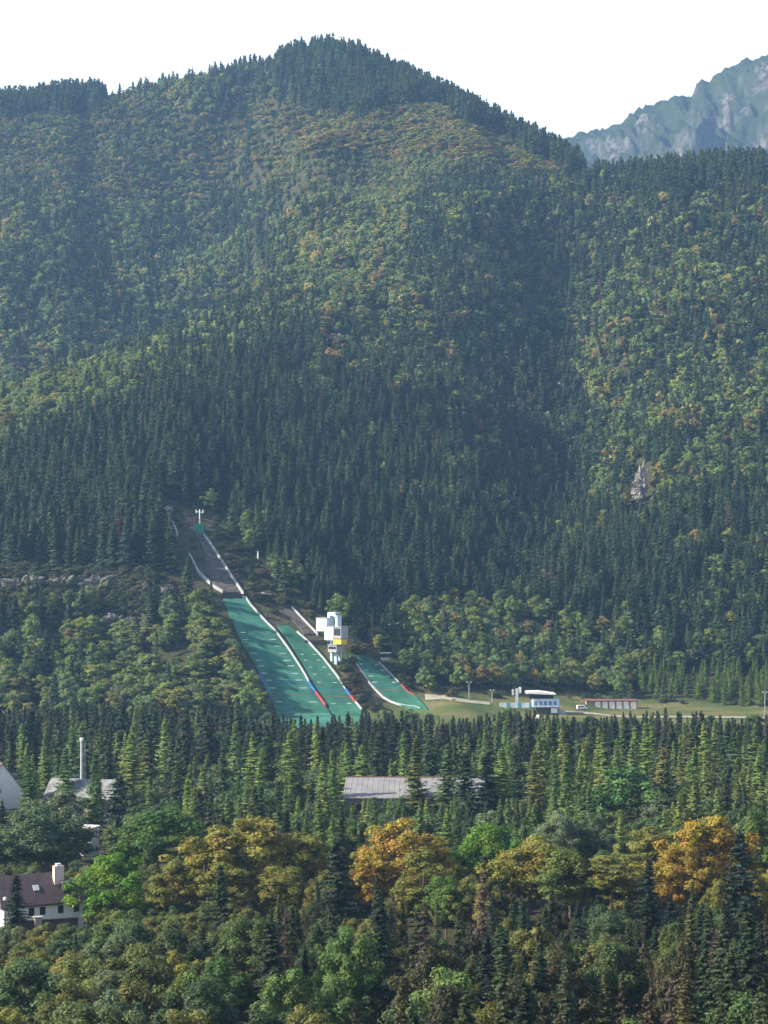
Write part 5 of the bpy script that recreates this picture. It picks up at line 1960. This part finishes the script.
# ------------------------------------------------------------------ the forest as a mass
def forest(name, kind, label):
    ids = [i for i in mass if KIND[TREES[i]['sp']] == kind]
    if not ids:
        return
    src = bpy.data.collections.new(name + "_sources")
    index = {}
    for spc in sorted({TREES[i]['sp'] for i in ids}):
        for lod in ('mid', 'far'):
            for k, me_ in enumerate(WHOLE[spc, lod]):
                index.setdefault((spc, lod), []).append(len(index) and sum(len(v) for v in index.values()) or 0)
                o = bpy.data.objects.new("source_%03d" % (sum(len(v) for v in index.values()) - 1), me_)
                src.objects.link(o)
    names = sorted(o.name for o in src.objects)
    # names end up unique across forests, but keep their order within this one
    me = bpy.data.meshes.new(name)
    n = len(ids)
    co, sc, rot, idx, tn = np.empty((n, 3)), np.empty((n, 3)), np.zeros((n, 3)), np.empty(n, np.int32), np.ones((n, 4))
    for q, i in enumerate(ids):
        t = TREES[i]
        H0, W0 = DIMS[t['sp']]
        co[q] = (t['x'], t['y'], t['z'])
        sc[q] = (t['w'] / W0, t['w'] / W0, t['h'] / H0)
        rot[q, 2] = rng.uniform(0, 6.28)
        v = index[t['sp'], 'mid' if t['y'] < 1450 else 'far']
        idx[q] = v[int(rng.integers(len(v)))]
        tn[q, :3] = t['col']
    me.vertices.add(n)
    me.vertices.foreach_set('co', co.astype(np.float32).ravel())
    for nm, ty, arr, key in (('scl', 'FLOAT_VECTOR', sc, 'vector'), ('rot', 'FLOAT_VECTOR', rot, 'vector'), ('pick', 'INT', idx, 'value'), ('tint', 'FLOAT_COLOR', tn, 'color')):
        a = me.attributes.new(nm, ty, 'POINT')
        a.data.foreach_set(key, np.ascontiguousarray(arr, np.int32 if ty == 'INT' else np.float32).ravel())
    o = new_obj(name, me)
    tag(o, label, None, None, 'stuff')
    ng = bpy.data.node_groups.new(name, 'GeometryNodeTree')
    ng.interface.new_socket("Geometry", in_out='INPUT', socket_type='NodeSocketGeometry')
    ng.interface.new_socket("Geometry", in_out='OUTPUT', socket_type='NodeSocketGeometry')
    gi, go = ng.nodes.new('NodeGroupInput'), ng.nodes.new('NodeGroupOutput')
    ip = ng.nodes.new('GeometryNodeInstanceOnPoints')
    ci = ng.nodes.new('GeometryNodeCollectionInfo')
    ci.inputs['Collection'].default_value = src
    ci.inputs['Separate Children'].default_value = True
    ci.inputs['Reset Children'].default_value = True

    def attr(nm, ty):
        a = ng.nodes.new('GeometryNodeInputNamedAttribute')
        a.data_type = ty
        a.inputs['Name'].default_value = nm
        return a.outputs['Attribute']
    e2r = ng.nodes.new('FunctionNodeEulerToRotation')
    ng.links.new(attr('rot', 'FLOAT_VECTOR'), e2r.inputs[0])
    ng.links.new(gi.outputs[0], ip.inputs['Points'])
    ng.links.new(ci.outputs[0], ip.inputs['Instance'])
    ip.inputs['Pick Instance'].default_value = True
    ng.links.new(attr('pick', 'INT'), ip.inputs['Instance Index'])
    ng.links.new(e2r.outputs[0], ip.inputs['Rotation'])
    ng.links.new(attr('scl', 'FLOAT_VECTOR'), ip.inputs['Scale'])
    ng.links.new(ip.outputs[0], go.inputs[0])
    md = o.modifiers.new("trees", 'NODES')
    md.node_group = ng


forest("spruce_forest", 'spruce_tree', "dense dark spruce forest covering the mountain slopes")
forest("larch_forest", 'larch_tree', "scattered larches within the mountain forest")
forest("broadleaf_forest", 'broadleaf_tree', "leafy forest turning yellow on the mountain slopes")
print("trees", len(TREES), "single", len(single), "mass", len(mass), {k: sum(KIND[TREES[i]['sp']] == k for i in single) for k in set(KIND.values())})

# ------------------------------------------------------------------ daylight and air
SUN_EL, SUN_AZ = 34.0, -98.0          # azimuth from straight ahead, negative to the side the shadows leave
w = bpy.data.worlds.new("World")
scene.world = w
w.use_nodes = True
nt = w.node_tree
nt.nodes.clear()
sky = nt.nodes.new('ShaderNodeTexSky')
sky.sky_type = 'NISHITA'
sky.sun_disc = False
sky.sun_elevation = R(SUN_EL)
sky.sun_rotation = R(SUN_AZ % 360)
sky.altitude = 900
sky.air_density = 1.0
sky.dust_density = 4.0
sky.ozone_density = 1.0
bg = nt.nodes.new('ShaderNodeBackground')
bg.inputs['Strength'].default_value = 0.056
wo = nt.nodes.new('ShaderNodeOutputWorld')
tc = nt.nodes.new('ShaderNodeTexCoord')
sxyz = nt.nodes.new('ShaderNodeSeparateXYZ')
nt.links.new(tc.outputs['Generated'], sxyz.inputs[0])
veil = nt.nodes.new('ShaderNodeMapRange')          # bright thin cloud low in the sky, clearing overhead
veil.inputs['From Min'].default_value = 0.30
veil.inputs['From Max'].default_value = 0.6
veil.inputs['To Min'].default_value = 0.8
veil.inputs['To Max'].default_value = 0.0
nt.links.new(sxyz.outputs['Z'], veil.inputs['Value'])
mixn = nt.nodes.new('ShaderNodeMix')
mixn.data_type = 'RGBA'
nt.links.new(veil.outputs[0], mixn.inputs[0])
nt.links.new(sky.outputs[0], mixn.inputs[6])
mixn.inputs[7].default_value = (13.0, 12.3, 12.0, 1)
nt.links.new(mixn.outputs[2], bg.inputs['Color'])
nt.links.new(bg.outputs[0], wo.inputs['Surface'])

sd = bpy.data.lights.new("sun", 'SUN')
sd.energy = 5.0
sd.angle = R(0.6)
sd.color = (1.0, 0.90, 0.72)
so = bpy.data.objects.new("sun", sd)
e, a = R(SUN_EL), R(SUN_AZ)
so.rotation_euler = Vector((math.sin(a) * math.cos(e), math.cos(a) * math.cos(e), math.sin(e))).to_track_quat('Z', 'Y').to_euler()
so.location = (-600, 300, 900)
COL.objects.link(so)

HAZE = 0.00009
if HAZE:
    m, nt, out = mat("haze_air")
    pv = nt.nodes.new('ShaderNodeVolumePrincipled')
    pv.inputs['Color'].default_value = (0.29, 0.55, 1.0, 1)
    pv.inputs['Density'].default_value = HAZE
    pv.inputs['Anisotropy'].default_value = 0.25
    nt.links.new(pv.outputs['Volume'], out.inputs['Volume'])
    o = MB().box(-9100, 9100, -9100, 9100, -8, 1900).build("haze", m)
    tag(o, kind='stuff')

vs_ = scene.view_settings
scene.display_settings.display_device = 'sRGB'
vs_.view_transform = 'Standard'
vs_.look = 'None'
vs_.gamma = 1.0
vs_.exposure = 1.66
vs_.use_curve_mapping = False
scene.render.film_transparent = False
cy = scene.cycles
cy.max_bounces = 5
cy.diffuse_bounces = 3
cy.glossy_bounces = 2
cy.transmission_bounces = 3
cy.transparent_max_bounces = 4
cy.volume_bounces = 0
cy.use_adaptive_sampling = True
cy.adaptive_threshold = 0.02
cy.use_denoising = True
